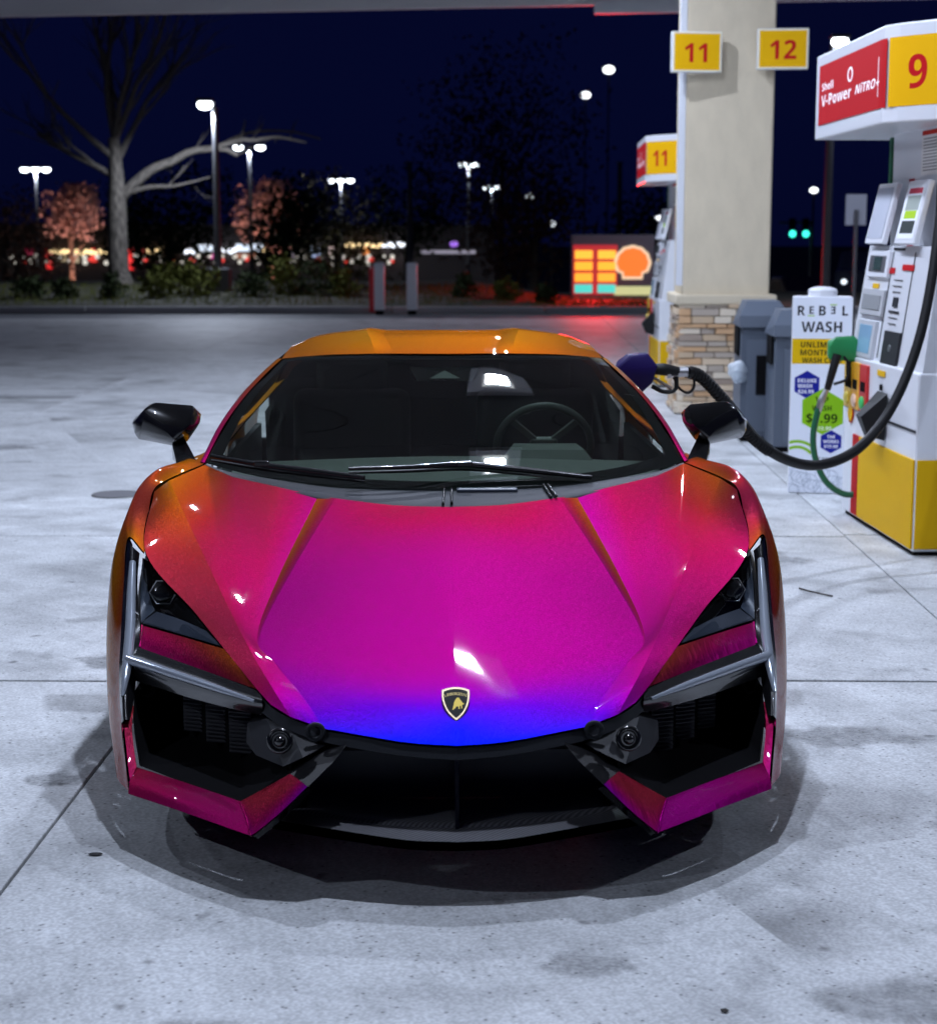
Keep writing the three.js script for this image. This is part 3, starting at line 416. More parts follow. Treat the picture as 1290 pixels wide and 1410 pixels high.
// ---------- canopy overhead ----------
{ const c = thing('canopy', 'pale flat fuel station canopy overhead with a light fascia along its far edge', 'canopy');
  const deck = std(0.08, 0.082, 0.088, 0.55), plank = box(15.8, 0.04, 0.5);
  for (let i = 0; i < 58; i++) { const o = part('deck_panel', plank, deck, c); const [x, z] = atStation(-1.1, -5.6 + i * 0.512); o.position.set(x, CANOPY_Y + 0.02, z); o.rotation.y = -AX; }
  part('roof_slab', box(15.9, 0.5, 29.8, -0.85, CANOPY_Y + 0.32, -9.1), std(0.4, 0.4, 0.42, 0.8), c);
  const f = part('fascia', [box(16.0, 0.95, 0.12, 0, 0, 0)], std(0.8, 0.8, 0.8, 0.5), c); f.position.set(-1.2, CANOPY_Y + 0.345, -25.05); f.rotation.y = -0.15;
  part('fascia_band', box(3.4, 0.16, 0.04, 2.6, -0.15, 0.1), std(0.5, 0.05, 0.02, 0.4), f);
  part('fascia_trim', box(1.3, 0.17, 0.1, 3.62, -0.53, 0.2), M.white, f);
  for (const sx of [-8.9, 7.2]) part('side_fascia', box(0.1, 0.95, 29.8, sx, CANOPY_Y + 0.345, -9.1), M.white, c);
  FIXTURES.forEach(([x, z]) => { const L = new THREE.Group(); L.name = 'canopy_light'; L.position.set(x, CANOPY_Y - 0.03, z); c.add(L); part('light_housing', box(0.34, 0.07, 0.34, 0, 0, 0), M.white, L); part('light_lens', box(0.16, 0.008, 0.16, 0, -0.04, 0), glow(0.9, 0.95, 1, 3), L); });
}
// ---------- column with stone foot and lane number signs ----------
function numberSign(txt, w, h) { return canvasTex(256, Math.round(256 * h / w), (x, W, H) => { x.fillStyle = '#f6f0da'; x.fillRect(0, 0, W, H); x.fillStyle = '#f0b80c'; x.fillRect(8, 8, W - 16, H - 16); x.fillStyle = '#c3161c'; x.font = `bold ${Math.round(H * 0.66)}px sans-serif`; x.textAlign = 'center'; x.textBaseline = 'middle'; x.fillText(txt, W / 2, H / 2 + 6); }); }
const face = (w, h, tex, extra = {}) => [new THREE.PlaneGeometry(w, h), printed(tex, extra)];
{ const cx = 2.2, cz = -15.35, c = thing('canopy_column', 'beige stucco canopy column on a stacked stone foot', 'column', [cx, 0, cz], -AX);
  const stucco = dataTex(512, 512, (u, v) => { const k = 0.86 + 0.05 * fbm(u * 6, v * 6, 3, 4) + 0.04 * (rnd() - 0.5); return [k, k * 0.94, k * 0.82]; }, true), sb = dataTex(256, 256, () => { const k = rnd(); return [k, k, k]; }, false); sb.repeat.set(3, 12); stucco.repeat.set(1, 2);
  const sm = new THREE.MeshStandardMaterial({ map: stucco, bumpMap: sb, bumpScale: 0.002, roughness: 0.85 });
  part('shaft', rbox(0.74, CANOPY_Y - 1.0, 0.74, 0.02, 0, 1.0 + (CANOPY_Y - 1.0) / 2, 0), sm, c);
  part('cap_stone', rbox(0.86, 0.09, 0.86, 0.02, 0, 0.98, 0), sm, c);
  part('core', box(0.74, 0.93, 0.74, 0, 0.47, 0), std(0.12, 0.11, 0.1, 0.9), c);
  part('conduit', box(0.05, CANOPY_Y - 1.1, 0.1, -0.395, 1.1 + (CANOPY_Y - 1.1) / 2, 0.32), M.white, c);
  const tones = [[0.42, 0.33, 0.24], [0.52, 0.43, 0.33], [0.34, 0.30, 0.27], [0.46, 0.30, 0.18], [0.55, 0.50, 0.43], [0.28, 0.23, 0.20]].map(t => std(t[0] * 1.25, t[1] * 1.2, t[2] * 1.1, 0.85)), sg = rbox(1, 1, 1, 0.08);
  for (const f of [0, 1, 2]) for (let y = 0.01; y < 0.91;) { const h = rr(0.035, 0.065); for (let x = -0.40; x < 0.40;) { const w = Math.min(rr(0.1, 0.26), 0.41 - x); if (w < 0.03) break;
    const o = part('stone', sg, tones[Math.floor(rnd() * 6)], c), dp = rr(0.05, 0.085); o.scale.set(w - 0.008, h - 0.006, dp);
    const px = x + w / 2; if (f === 0) o.position.set(px, y + h / 2, 0.37 + dp / 2 - 0.02); else { o.rotation.y = Math.PI / 2; o.position.set((f === 1 ? -1 : 1) * (0.37 + dp / 2 - 0.02), y + h / 2, px); } x += w; } y += h; }
}
for (const [n, x, y, turn] of [['11', 1.885, 3.02, 0.12], ['12', 2.60, 3.045, -0.1]]) {
  const s = thing('lane_sign', n === '11' ? 'yellow lane sign numbered 11 on the left edge of the column' : 'yellow lane sign numbered 12 overhanging the right edge of the column', 'sign', [x, y, -14.86], turn, 'lane signs on the column');
  part('sign_board', rbox(0.42, 0.33, 0.06, 0.008), M.white, s); const f = part('sign_face', ...face(0.41, 0.32, numberSign(n, 0.41, 0.32)), s); f.position.z = 0.033;
}
// ---------- fuel pumps ----------
function pecten(k) { const s = new THREE.Shape(); const n = 7; s.moveTo(-0.3 * k, -0.5 * k); s.lineTo(-0.32 * k, -0.33 * k); s.lineTo(-0.47 * k, -0.28 * k);
  for (let i = 0; i <= n * 4; i++) { const a = Math.PI * (1.06 - 1.12 * i / (n * 4)), r = 0.52 + 0.022 * Math.abs(Math.sin(i / 4 * Math.PI)); s.lineTo(Math.cos(a) * r * 1.03 * k, (Math.sin(a) * r - 0.03) * k); } s.lineTo(0.47 * k, -0.28 * k); s.lineTo(0.32 * k, -0.33 * k); s.lineTo(0.3 * k, -0.5 * k); s.closePath(); return s; }
function pump(p, num, label, detail, turn) {
  const t = thing('fuel_pump', label, 'fuel pump', p, turn - AX);
  // lane face looks towards -x at x = 0; depth goes to +x; z from -0.68 (far) to 0.68 (near)
  const base = part('base_cabinet', [rbox(0.72, 0.86, 1.36, 0.015, 0.36, 0.45, 0)], M.whiteGloss, t);
  part('plinth', box(0.7, 0.03, 1.32, 0.37, 0.012, 0), M.matte, t);
  part('yellow_panel', rbox(0.012, 0.43, 0.995, 0.003, -0.004, 0.25, 0.18), M.yellow, base);
  part('red_stripe', rbox(0.012, 0.43, 0.13, 0.003, -0.004, 0.25, -0.385), M.red, base);
  for (const z of [0.683]) part('end_panel', rbox(0.7, 0.43, 0.012, 0.003, 0.36, 0.25, z), M.yellow, base);
  part('joint_strip', box(0.006, 0.012, 1.34, -0.002, 0.60, 0), M.cowl, base);
  const pe = part('emblem', new THREE.ExtrudeGeometry(pecten(0.1), { depth: 0.004, bevelEnabled: false }), M.red, base); pe.rotation.y = -Math.PI / 2; pe.position.set(-0.004, 0.57, -0.52);
  const pe2 = part('emblem', new THREE.ExtrudeGeometry(pecten(0.082), { depth: 0.007, bevelEnabled: false }), M.yellow, base); pe2.rotation.y = -Math.PI / 2; pe2.position.set(-0.004, 0.57, -0.52);
  const head = part('head_cabinet', [hull([[0.02, 0.86, -0.67], [0.02, 0.86, 0.67], [0.10, 1.47, -0.64], [0.10, 1.47, 0.64], [0.7, 0.86, -0.67], [0.7, 0.86, 0.67], [0.62, 1.47, -0.64], [0.62, 1.47, 0.64]])], M.whiteGloss, t);
  const fx = y => 0.02 + (y - 0.86) / 0.61 * 0.08 - 0.004;                    // x of the head's lane face at a height
  const onFace = (name, w, h, d, y, z, m, par = head) => { const o = part(name, rbox(d, h, w, Math.min(0.004, d / 3)), m, par); o.position.set((y > 0.86 ? fx(y) : -0.004), y, z); if (y > 0.86) o.rotation.z = -0.13; return o; };
  const column = part('upper_column', rbox(0.36, 0.66, 1.1, 0.02, 0.36, 1.79, 0.0), M.whiteGloss, t);
  // sign on top, bowed outwards along its length
  const sg = [], L = 2.36, bow = z => { const t = Math.max(0, z - 0.28); return -0.13 + 0.95 * (Math.sqrt(t * t + 0.01) - 0.1) - 0.02 * z; };
  const sheetPts = (y0, y1, z0, z1, o) => { const g = new THREE.PlaneGeometry(1, 1, 24, 1), a = g.attributes.position; for (let i = 0; i < a.count; i++) { const z = z0 + (a.getX(i) + 0.5) * (z1 - z0); a.setXYZ(i, bow(z - 0.1) - o, y0 + (a.getY(i) + 0.5) * (y1 - y0), z); } g.computeVertexNormals(); return g; };
  const shp = new THREE.Shape(); for (let i = 0; i <= 24; i++) { const z = -L / 2 + L * i / 24; i ? shp.lineTo(bow(z), z) : shp.moveTo(bow(z), z); } shp.lineTo(0.8, L / 2); shp.lineTo(0.8, -L / 2); shp.closePath();
  const top = part('topper', new THREE.ExtrudeGeometry(shp, { depth: 0.44, bevelEnabled: true, bevelSize: 0.008, bevelThickness: 0.008, bevelSegments: 2 }).rotateX(Math.PI / 2).scale(1, -1, 1).translate(0, 2.06, 0.1), M.whiteGloss, t);
  top.geometry.computeVertexNormals();
  const redTex = canvasTex(512, 256, (x, W, H) => { x.fillStyle = '#b5121b'; x.fillRect(0, 0, W, H); x.fillStyle = '#fff'; x.font = 'bold 44px sans-serif'; x.fillText('Shell', 24, 112); x.font = 'bold 66px sans-serif'; x.fillText('V-Power', 24, 178, 250); x.font = 'italic bold 50px sans-serif'; x.fillText('NiTRO+', 300, 172, 180); x.lineWidth = 9; x.strokeStyle = '#fff'; x.beginPath(); x.ellipse(262, 84, 17, 26, 0, 0, 7); x.stroke(); x.fillRect(470, 60, 4, 150); });
  const numTex = canvasTex(512, 256, (x, W, H) => { x.fillStyle = '#efb508'; x.fillRect(0, 0, W, H); x.fillStyle = '#c3161c'; x.font = 'bold 170px sans-serif'; x.textAlign = 'center'; x.textBaseline = 'middle'; x.save(); x.translate(num.length > 1 ? 108 : 88, 134); x.scale(0.62, 1); x.fillText(num, 0, 0); x.restore(); });
  part('brand_panel', sheetPts(2.125, 2.445, -1.0, 0.43, 0.012), printed(redTex), top);
  part('number_panel', sheetPts(2.125, 2.445, 0.445, 1.24, 0.012), printed(numTex), top);
  // fittings on the lane face
  const dark = M.satin;
  const cr = onFace('card_reader', 0.40, 0.14, 0.03, 1.375, -0.36, M.white); part('slot', rbox(0.012, 0.085, 0.3, 0.003, -0.014, 0, 0), std(0.10, 0.10, 0.11, 0.4), cr); part('reader_screen', box(0.004, 0.07, 0.14, -0.021, 0, 0.02), std(0.03, 0.06, 0.06, 0.2), cr);
  const rc = onFace('receipt_tray', 0.42, 0.14, 0.03, 1.175, -0.36, std(0.45, 0.46, 0.48, 0.5)); part('tray_floor', rbox(0.02, 0.08, 0.34, 0.004, -0.01, 0.0, 0), std(0.25, 0.26, 0.27, 0.6), rc);
  const scr = onFace('price_screen', 0.34, 0.20, 0.03, 0.98, -0.38, std(0.5, 0.52, 0.55, 0.4)); part('screen_glass', rbox(0.006, 0.15, 0.24, 0.002, -0.014, 0, 0), std(0.24, 0.42, 0.58, 0.15), scr);
  const kp = onFace('keypad', 0.28, 0.17, 0.02, 0.96, 0.1, dark); part('sensor_dot', cyl(0.018, 0.018, 0.006, 0, 0, 0, 14).rotateZ(Math.PI / 2).translate(-0.012, 0, 0), M.steel, kp);
  const gm = [std(0.75, 0.46, 0.02, 0.4), std(0.75, 0.36, 0.015, 0.4), std(0.55, 0.02, 0.02, 0.4)];
  gm.forEach((m, i) => { const z = -0.58 + i * 0.16, o = onFace('grade_panel', 0.15, 0.25, 0.02, 0.725, z, m, base); part('octane_plate', box(0.004, 0.05, 0.08, -0.012, 0.01, 0), M.matte, o); part('grade_button', new THREE.SphereGeometry(0.03, 14, 10).scale(0.5, 1.2, 1.3).translate(-0.014, -0.075, 0), [std(0.75, 0.6, 0.1, 0.4), std(0.8, 0.55, 0.4, 0.4), std(0.05, 0.5, 0.12, 0.4)][i], o); });
  for (const [y, z, w, h] of [[1.30, 0.02, 0.16, 0.004], [1.27, 0.02, 0.16, 0.004], [1.24, 0.02, 0.14, 0.004], [1.19, 0.03, 0.09, 0.05], [1.14, 0.03, 0.18, 0.012], [1.11, 0.03, 0.16, 0.004], [1.08, 0.03, 0.14, 0.004], [1.455, -0.05, 0.2, 0.014]]) onFace('notice_line', w, h, 0.003, y, z, M.cowl);
  onFace('red_label', 0.1, 0.03, 0.004, 1.345, -0.12, M.red); onFace('red_label', 0.2, 0.03, 0.004, 1.365, 0.16, M.red); onFace('yellow_label', 0.12, 0.025, 0.004, 1.26, -0.38, M.yellow); onFace('yellow_label', 0.14, 0.03, 0.004, 0.83, 0.05, M.yellow, base);
  onFace('joint_line', 1.3, 0.006, 0.004, 0.868, 0, M.cowl);
  onFace('joint_line', 0.006, 0.55, 0.004, 1.17, 0.245, M.cowl); onFace('joint_line', 0.006, 0.55, 0.004, 1.17, -0.14, M.cowl);
  for (const [z, y] of [[0.06, 0.76], [0.05, 0.545], [-0.47, 0.66]]) { const o = part('lock', cyl(0.016, 0.016, 0.01, 0, 0, 0, 14).rotateZ(Math.PI / 2), M.matte, base); o.position.set(-0.006, y, z); }
  const adTex = canvasTex(128, 256, (x, W, H) => { x.fillStyle = '#e9edf2'; x.fillRect(0, 0, W, H); x.fillStyle = '#c8475a'; x.fillRect(14, 14, 100, 26); x.fillStyle = '#9aa39c'; x.fillRect(14, 50, 100, 70); x.fillStyle = '#a8cc2b'; x.fillRect(20, 122, 88, 38); x.fillStyle = '#39413f'; x.fillRect(14, 170, 100, 60); });
  for (const [z, m] of [[-0.40, std(0.55, 0.58, 0.66, 0.25)], [0.16, printed(adTex)]]) { const o = part('ad_frame', rbox(0.03, 0.32, 0.34, 0.006), M.white, t); o.position.set(0.10, 1.635, z); o.rotation.z = -0.22; const f = part('ad_sheet', new THREE.PlaneGeometry(0.29, 0.27).rotateY(-Math.PI / 2).translate(-0.017, 0, 0), m, o); }
  const st = canvasTex(64, 256, (x, W, H) => { x.fillStyle = '#8e1626'; x.fillRect(0, 0, W, H); x.fillStyle = '#eee'; for (let i = 0; i < 9; i++) x.fillRect(16, 18 + i * 26, 32, 14); });
  const vs = part('warning_strip', new THREE.PlaneGeometry(0.10, 0.34).rotateY(-Math.PI / 2).translate(0.176, 1.64, -0.16), printed(st), column);
  const st2 = canvasTex(256, 256, (x, W, H) => { x.fillStyle = '#e8e6e4'; x.fillRect(0, 0, W, H); x.fillStyle = '#c22a1e'; x.fillRect(0, 0, W, 26); x.fillStyle = '#777'; for (let i = 0; i < 11; i++) x.fillRect(14, 44 + i * 18, 150 + (i * 53) % 80, 6); });
  part('warning_notice', new THREE.PlaneGeometry(0.46, 0.22).rotateY(-Math.PI / 2).translate(0.176, 1.93, 0.22), printed(st2), column);
  part('yellow_notice', new THREE.PlaneGeometry(0.2, 0.22).rotateY(-Math.PI / 2).translate(0.176, 1.70, 0.42), M.yellow, column);
  part('green_edge', box(0.05, 0.34, 0.04, 0.2, 1.87, -0.58), std(0.01, 0.12, 0.05, 0.4), column);
  const hb = part('nozzle_boot', hull([[-0.01, 0.74, 0.02], [-0.01, 0.74, 0.2], [-0.13, 0.62, 0.06], [-0.13, 0.62, 0.16], [-0.01, 0.5, 0.06], [-0.01, 0.5, 0.18], [-0.09, 0.52, 0.08], [-0.09, 0.52, 0.15]]), M.rubber, base);
  return t;
}
const pumpA = pump([2.10, 0, -8.92], '9', 'white and yellow fuel pump under the red and yellow sign numbered 9', true, 0.06);
const pumpB = pump([1.93, 0, -18.3], '11', 'farther fuel pump with sign numbered 11, half hidden behind the stone column', false, 0);

// hose and nozzle filling the car
function nozzle(o, boot, bootMat, body) { const b = part('nozzle_boot', boot, bootMat, o); part('nozzle_body', body, M.rubber, o); return b; }
{ const o = thing('fuel_hose', 'black fuel hose with a navy nozzle cover plugged into the car', 'fuel hose');
  const d0 = 7.15, w = (u, v, d) => { const a = (u - 645) / 2400, b = -(v - 705) / 2400, th = Math.atan(382 / 2400), c = Math.cos(th), s = Math.sin(th), k = d / (c + b * s); return [a * k, 1.528 + (b * c - s) * k, -d]; };
  const c = [0.70, 0.972, -7.12];
  const bb = part('nozzle_cover', roundHull([[0.60, 0.985, -7.06], [0.60, 0.94, -7.2], [0.62, 1.01, -7.18], [0.655, 1.035, -7.07], [0.655, 1.035, -7.18], [0.725, 1.04, -7.08], [0.725, 1.04, -7.18], [0.755, 1.0, -7.07], [0.755, 1.0, -7.2], [0.74, 0.94, -7.08], [0.74, 0.94, -7.18], [0.70, 0.90, -7.09], [0.70, 0.90, -7.17], [0.63, 0.92, -7.1]]), phy(0.010, 0.004, 0.065, { roughness: 0.55, specularIntensity: 0.3 }), o);
  part('nozzle_body', [taperTube([[0.74, 0.985, -7.13], [0.80, 0.983, -7.13], [0.865, 0.972, -7.14]], [0.022, 0.026, 0.02], 10, 10)], M.rubber, o);
  part('trigger_guard', tube([[0.75, 0.915, -7.13], [0.80, 0.892, -7.13], [0.845, 0.9, -7.13], [0.85, 0.955, -7.13]], 0.009, 16, 8), M.rubber, o);
  part('trigger', tube([[0.755, 0.95, -7.13], [0.79, 0.93, -7.13], [0.83, 0.905, -7.13]], 0.007, 10, 6), M.steel, o);
  part('swivel', [cyl(0.021, 0.021, 0.085, 0, 0, 0).rotateZ(Math.PI / 2).translate(0.855, 0.972, -7.14), cyl(0.026, 0.026, 0.014, 0, 0, 0).rotateZ(Math.PI / 2).translate(0.82, 0.972, -7.14)], M.steel, o);
  const hp = [[0.89, 0.972, -7.14], w(962, 517, 7.2), w(1000, 556, 7.3), w(1040, 606, 7.45), w(1085, 634, 7.6), w(1130, 640, 7.75), w(1175, 622, 7.85), w(1215, 580, 7.95), w(1243, 528, 8.0), w(1268, 455, 8.05), w(1290, 330, 8.15), w(1300, 200, 8.3)];
  part('hose', tube(hp, 0.0235, 120, 12), M.rubber, o);
  const cv = new THREE.CatmullRomCurve3(hp.map(V)), rings = []; for (let i = 0; i < 34; i++) { const t = 0.012 + i * 0.0068, p = cv.getPointAt(t), g = new THREE.TorusGeometry(0.025, 0.003, 5, 14).applyQuaternion(new THREE.Quaternion().setFromUnitVectors(new THREE.Vector3(0, 0, 1), cv.getTangentAt(t))); rings.push(g.translate(p.x, p.y, p.z)); }
  part('strain_relief', rings, M.rubber, o);
  part('hang_loop', tube([[0.84, 0.955, -7.15], [0.86, 0.91, -7.15], [0.90, 0.885, -7.15], [0.925, 0.91, -7.15], [0.92, 0.96, -7.15]], 0.006, 20, 6), M.rubber, o);
}
{ const o = thing('diesel_nozzle', 'green covered nozzle hanging at the far end of the pump with its green hose', 'fuel nozzle');
  const g = std(0.012, 0.22, 0.06, 0.4), x = 2.02, z = -9.42;
  part('nozzle_cover', roundHull([[x - 0.07, 0.93, z], [x - 0.04, 0.975, z], [x + 0.05, 0.98, z], [x + 0.09, 0.94, z], [x + 0.08, 0.86, z], [x - 0.07, 0.87, z], [x - 0.06, 0.95, z - 0.09], [x + 0.06, 0.96, z - 0.09], [x + 0.07, 0.87, z - 0.09], [x - 0.06, 0.88, z - 0.09]]), g, o);
  part('nozzle_body', taperTube([[x - 0.035, 0.89, z + 0.01], [x - 0.06, 0.80, z + 0.02], [x - 0.085, 0.70, z + 0.02]], [0.024, 0.022, 0.018], 10, 10), M.rubber, o);
  part('trigger_guard', tube([[x + 0.0, 0.88, z + 0.01], [x + 0.03, 0.83, z + 0.02], [x + 0.02, 0.76, z + 0.02], [x - 0.05, 0.73, z + 0.02]], 0.008, 14, 8), M.rubber, o);
  part('holster', hull([[x + 0.02, 0.86, z - 0.02], [x + 0.1, 0.86, z - 0.02], [x + 0.02, 0.72, z], [x + 0.1, 0.68, z], [x + 0.1, 0.86, z - 0.1], [x + 0.1, 0.68, z - 0.1]]), M.rubber, o);
  part('swivel', taperTube([[x - 0.085, 0.71, z + 0.02], [x - 0.115, 0.64, z + 0.02], [x - 0.13, 0.58, z + 0.02]], [0.014, 0.02, 0.016], 8, 10), M.steel, o);
  part('hose', tube([[x - 0.13, 0.60, z + 0.02], [x - 0.155, 0.45, z + 0.03], [x - 0.14, 0.32, z + 0.05], [x - 0.08, 0.2, z + 0.08], [x + 0.02, 0.14, z + 0.1], [x + 0.12, 0.16, z + 0.1]], 0.017, 40, 10), std(0.008, 0.10, 0.045, 0.4), o);
}
// ---------- car wash sign, bins ----------
{ const t = canvasTex(512, 1740, (x, W, H) => {
    x.fillStyle = '#e9eef8'; x.fillRect(0, 0, W, H); x.fillStyle = '#14161c'; x.textAlign = 'center'; x.textBaseline = 'alphabetic';
    x.font = 'bold 118px sans-serif'; x.fillText('R', 66, 160); x.fillText('B', 250, 160); x.fillText('L', 444, 160); x.font = 'bold 92px sans-serif'; x.fillText('E', 158, 146); x.save(); x.translate(346, 146); x.scale(-1, 1); x.fillText('E', 0, 0); x.restore();
    x.fillStyle = '#9ac31c'; x.fillRect(128, 158, 58, 9); x.fillRect(318, 62, 58, 9); x.fillStyle = '#14161c'; x.font = 'bold 128px sans-serif'; x.fillText('WASH', 256, 306, 440);
    x.fillStyle = '#e3b80f'; x.fillRect(0, 365, W, 222); x.fillStyle = '#14161c'; x.font = 'bold 70px sans-serif'; x.fillText('UNLIMITED', 262, 442, 420); x.fillText('MONTHLY', 236, 512, 370); x.font = 'bold 62px sans-serif'; x.fillText('WASH CLUB', 262, 578, 420);
    const hex = (cx, cy, r, c) => { x.fillStyle = c; x.beginPath(); for (let i = 0; i < 6; i++) { const a = Math.PI / 6 + i * Math.PI / 3; i ? x.lineTo(cx + Math.cos(a) * r, cy + Math.sin(a) * r) : x.moveTo(cx + Math.cos(a) * r, cy + Math.sin(a) * r); } x.fill(); };
    hex(138, 772, 124, '#1b2390'); x.fillStyle = '#fff'; x.font = 'bold 46px sans-serif'; x.fillText('DELUXE', 138, 752, 190); x.fillText('WASH', 122, 800); x.fillText('$24.99', 130, 850, 150);
    hex(282, 1010, 206, '#8bc21e'); x.fillStyle = '#12210a'; x.font = 'bold 74px sans-serif'; x.fillText('VIP', 275, 930); x.font = 'bold 62px sans-serif'; x.fillText('WASH', 275, 1002); x.font = 'bold 112px sans-serif'; x.fillText('$9.99', 275, 1110, 320); x.fillStyle = '#eef5dd'; x.font = 'bold 48px sans-serif'; x.fillText('$19.99', 290, 1178);
    hex(362, 1278, 104, '#1b2390'); x.fillStyle = '#fff'; x.font = 'bold 40px sans-serif'; x.fillText('THE', 362, 1248); x.fillText('WORKS', 362, 1290, 160); x.fillText('$19.99', 362, 1334, 130);
    x.strokeStyle = '#8bc21e'; x.lineWidth = 26; for (const r of [160, 210]) { x.beginPath(); x.arc(70, 1490, r, -2.6, -0.7); x.stroke(); }
    x.fillStyle = '#e9eef8'; x.fillRect(0, 1400, W, 340); x.fillStyle = '#14161c'; x.font = 'bold 46px sans-serif'; x.fillText('SCAN FOR', 340, 1452, 300); x.fillText('DETAILS', 330, 1500);
    x.strokeStyle = '#aab4c2'; x.lineWidth = 4; for (let i = 0; i < 26; i++) { x.beginPath(); x.arc((i * 97) % 520, 1560 + (i * 61) % 170, 30 + (i * 37) % 42, 0, 7); x.stroke(); } });
  const o = thing('bollard_sign', 'white car wash advert with green and blue hexagons standing before the bins', 'sign', [2.08, 0, -10.3], -0.16);
  part('sign_sleeve', rbox(0.345, 1.165, 0.2, 0.012, 0, 0.585, -0.1), M.white, o); const f = part('sign_print', ...face(0.343, 1.16, t, { roughness: 0.5 }), o); f.position.set(0, 0.585, 0.003);
  part('bollard', [cyl(0.085, 0.085, 1.2, 0, 0.6, -0.1, 24), new THREE.SphereGeometry(0.085, 24, 10, 0, 7, 0, Math.PI / 2).scale(1, 0.3, 1).translate(0, 1.2, -0.1)], M.white, o);
}
{ const plastic = std(0.085, 0.105, 0.14, 0.45), pl2 = std(0.10, 0.122, 0.16, 0.45);
  const bin = (x, z, w, h, label, dx, open) => { const o = thing('waste_bin', label, 'waste bin', [x, 0, z], -0.05, 'grey bins beside the column');
    part('bin_body', hull([[-w / 2, 0.04, 0.27], [w / 2, 0.04, 0.27], [-w / 2, 0.04, -0.27], [w / 2, 0.04, -0.27], [-w / 2 * 0.97, h * 0.82, 0.25], [w / 2 * 0.97, h * 0.82, 0.25], [-w / 2 * 0.97, h * 0.82, -0.25], [w / 2 * 0.97, h * 0.82, -0.25]]), plastic, o);
    const lid = part('bin_lid', hull([[-w / 2 - 0.015, h * 0.82, 0.29], [w / 2 + 0.015, h * 0.82, 0.29], [-w / 2 - 0.015, h * 0.82, -0.28], [w / 2 + 0.015, h * 0.82, -0.28], [-w / 2 - 0.015, h * 0.9, 0.28], [w / 2 + 0.015, h * 0.9, 0.28], [-w / 2 + 0.05, h, 0.14], [w / 2 - 0.05, h, 0.14], [-w / 2 + 0.05, h, -0.22], [w / 2 - 0.05, h, -0.22]]), pl2, o);
    part('bin_foot', box(w * 0.92, 0.05, 0.5, 0, 0.02, 0), M.matte, o);
    part('door_panel', rbox(w * 0.74, h * 0.66, 0.012, 0.005, 0.0, h * 0.40, 0.27), pl2, o); part('opening', rbox(w * 0.5, h * 0.28, 0.012, 0.01, w * 0.08, h * 0.48, 0.283), M.matte, o);
    part('side_flap', rbox(0.012, h * 0.22, 0.3, 0.006, -w / 2 - 0.006, h * 0.72, 0), M.matte, o); return o; };
  bin(2.20, -13.2, 0.34, 1.04, 'taller grey waste bin with a side flap, left of the pair', 0);
  bin(2.42, -12.55, 0.50, 1.0, 'grey waste bin with sloped lid and dark door slot behind the advert', 0);
  const bag = new THREE.IcosahedronGeometry(0.075, 4), bp = bag.attributes.position; for (let i = 0; i < bp.count; i++) { const v = new THREE.Vector3().fromBufferAttribute(bp, i), k = 1 + 0.5 * fbm(v.x * 14, v.y * 14, v.z * 14, 3); bp.setXYZ(i, v.x * k, v.y * k * 1.1, v.z * k); } bag.computeVertexNormals(); bag.translate(2.0, 0.52, -12.95);
  solo('plastic_bag', bag, phy(0.75, 0.82, 0.88, { transmission: 0.5, roughness: 0.35, thickness: 0 }), 'crumpled clear plastic bag stuck to the side of the left bin', 'plastic bag');
}
// ---------- background: planted bank, trees, lamps, signs, shops ----------
const place = (u, v, d) => { const a = (u - 645) / 2400, b = -(v - 705) / 2400, th = Math.atan(382 / 2400), c = Math.cos(th), s = Math.sin(th), k = d / (c + b * s); return [a * k, 1.528 + (b * c - s) * k, -d]; };
const X = (u, d) => (u - 645) / 2400 * d * 0.9876;
const barkTex = dataTex(128, 256, (u, v) => { const k = 0.5 + 0.4 * fbm(u * 14, v * 5, 1, 4); return [k, k * 0.97, k * 0.92]; }, true);
const bark = new THREE.MeshStandardMaterial({ color: lin(0.5, 0.47, 0.45), map: barkTex, roughness: 0.95 }), bark2 = std(0.10, 0.075, 0.055, 0.95);
function twigs(start, dir, len, r, depth, out, spread = 0.6) {
  const n = 4, pts = [start]; let p = new THREE.Vector3(...start), d = dir.clone().normalize();
  for (let i = 0; i < n; i++) { d.add(new THREE.Vector3(rr(-1, 1), rr(-0.6, 1) * 0.8, rr(-1, 1)).multiplyScalar(0.16)).normalize(); p = p.clone().addScaledVector(d, len / n); pts.push([p.x, p.y, p.z]); }
  out.push(taperTube(pts, [r, r * 0.5], n * 2, depth > 1 ? 6 : 4));
  if (depth > 0) { const k = 3 + (rnd() < 0.5 ? 1 : 0); for (let i = 0; i < k; i++) { const q = pts[Math.min(n, 1 + Math.floor(rnd() * n))], nd = d.clone().add(new THREE.Vector3(rr(-1, 1), rr(-0.3, 0.8), rr(-1, 1)).multiplyScalar(spread)); twigs(q, nd, len * rr(0.5, 0.75), r * 0.5, depth - 1, out, spread); } }
}
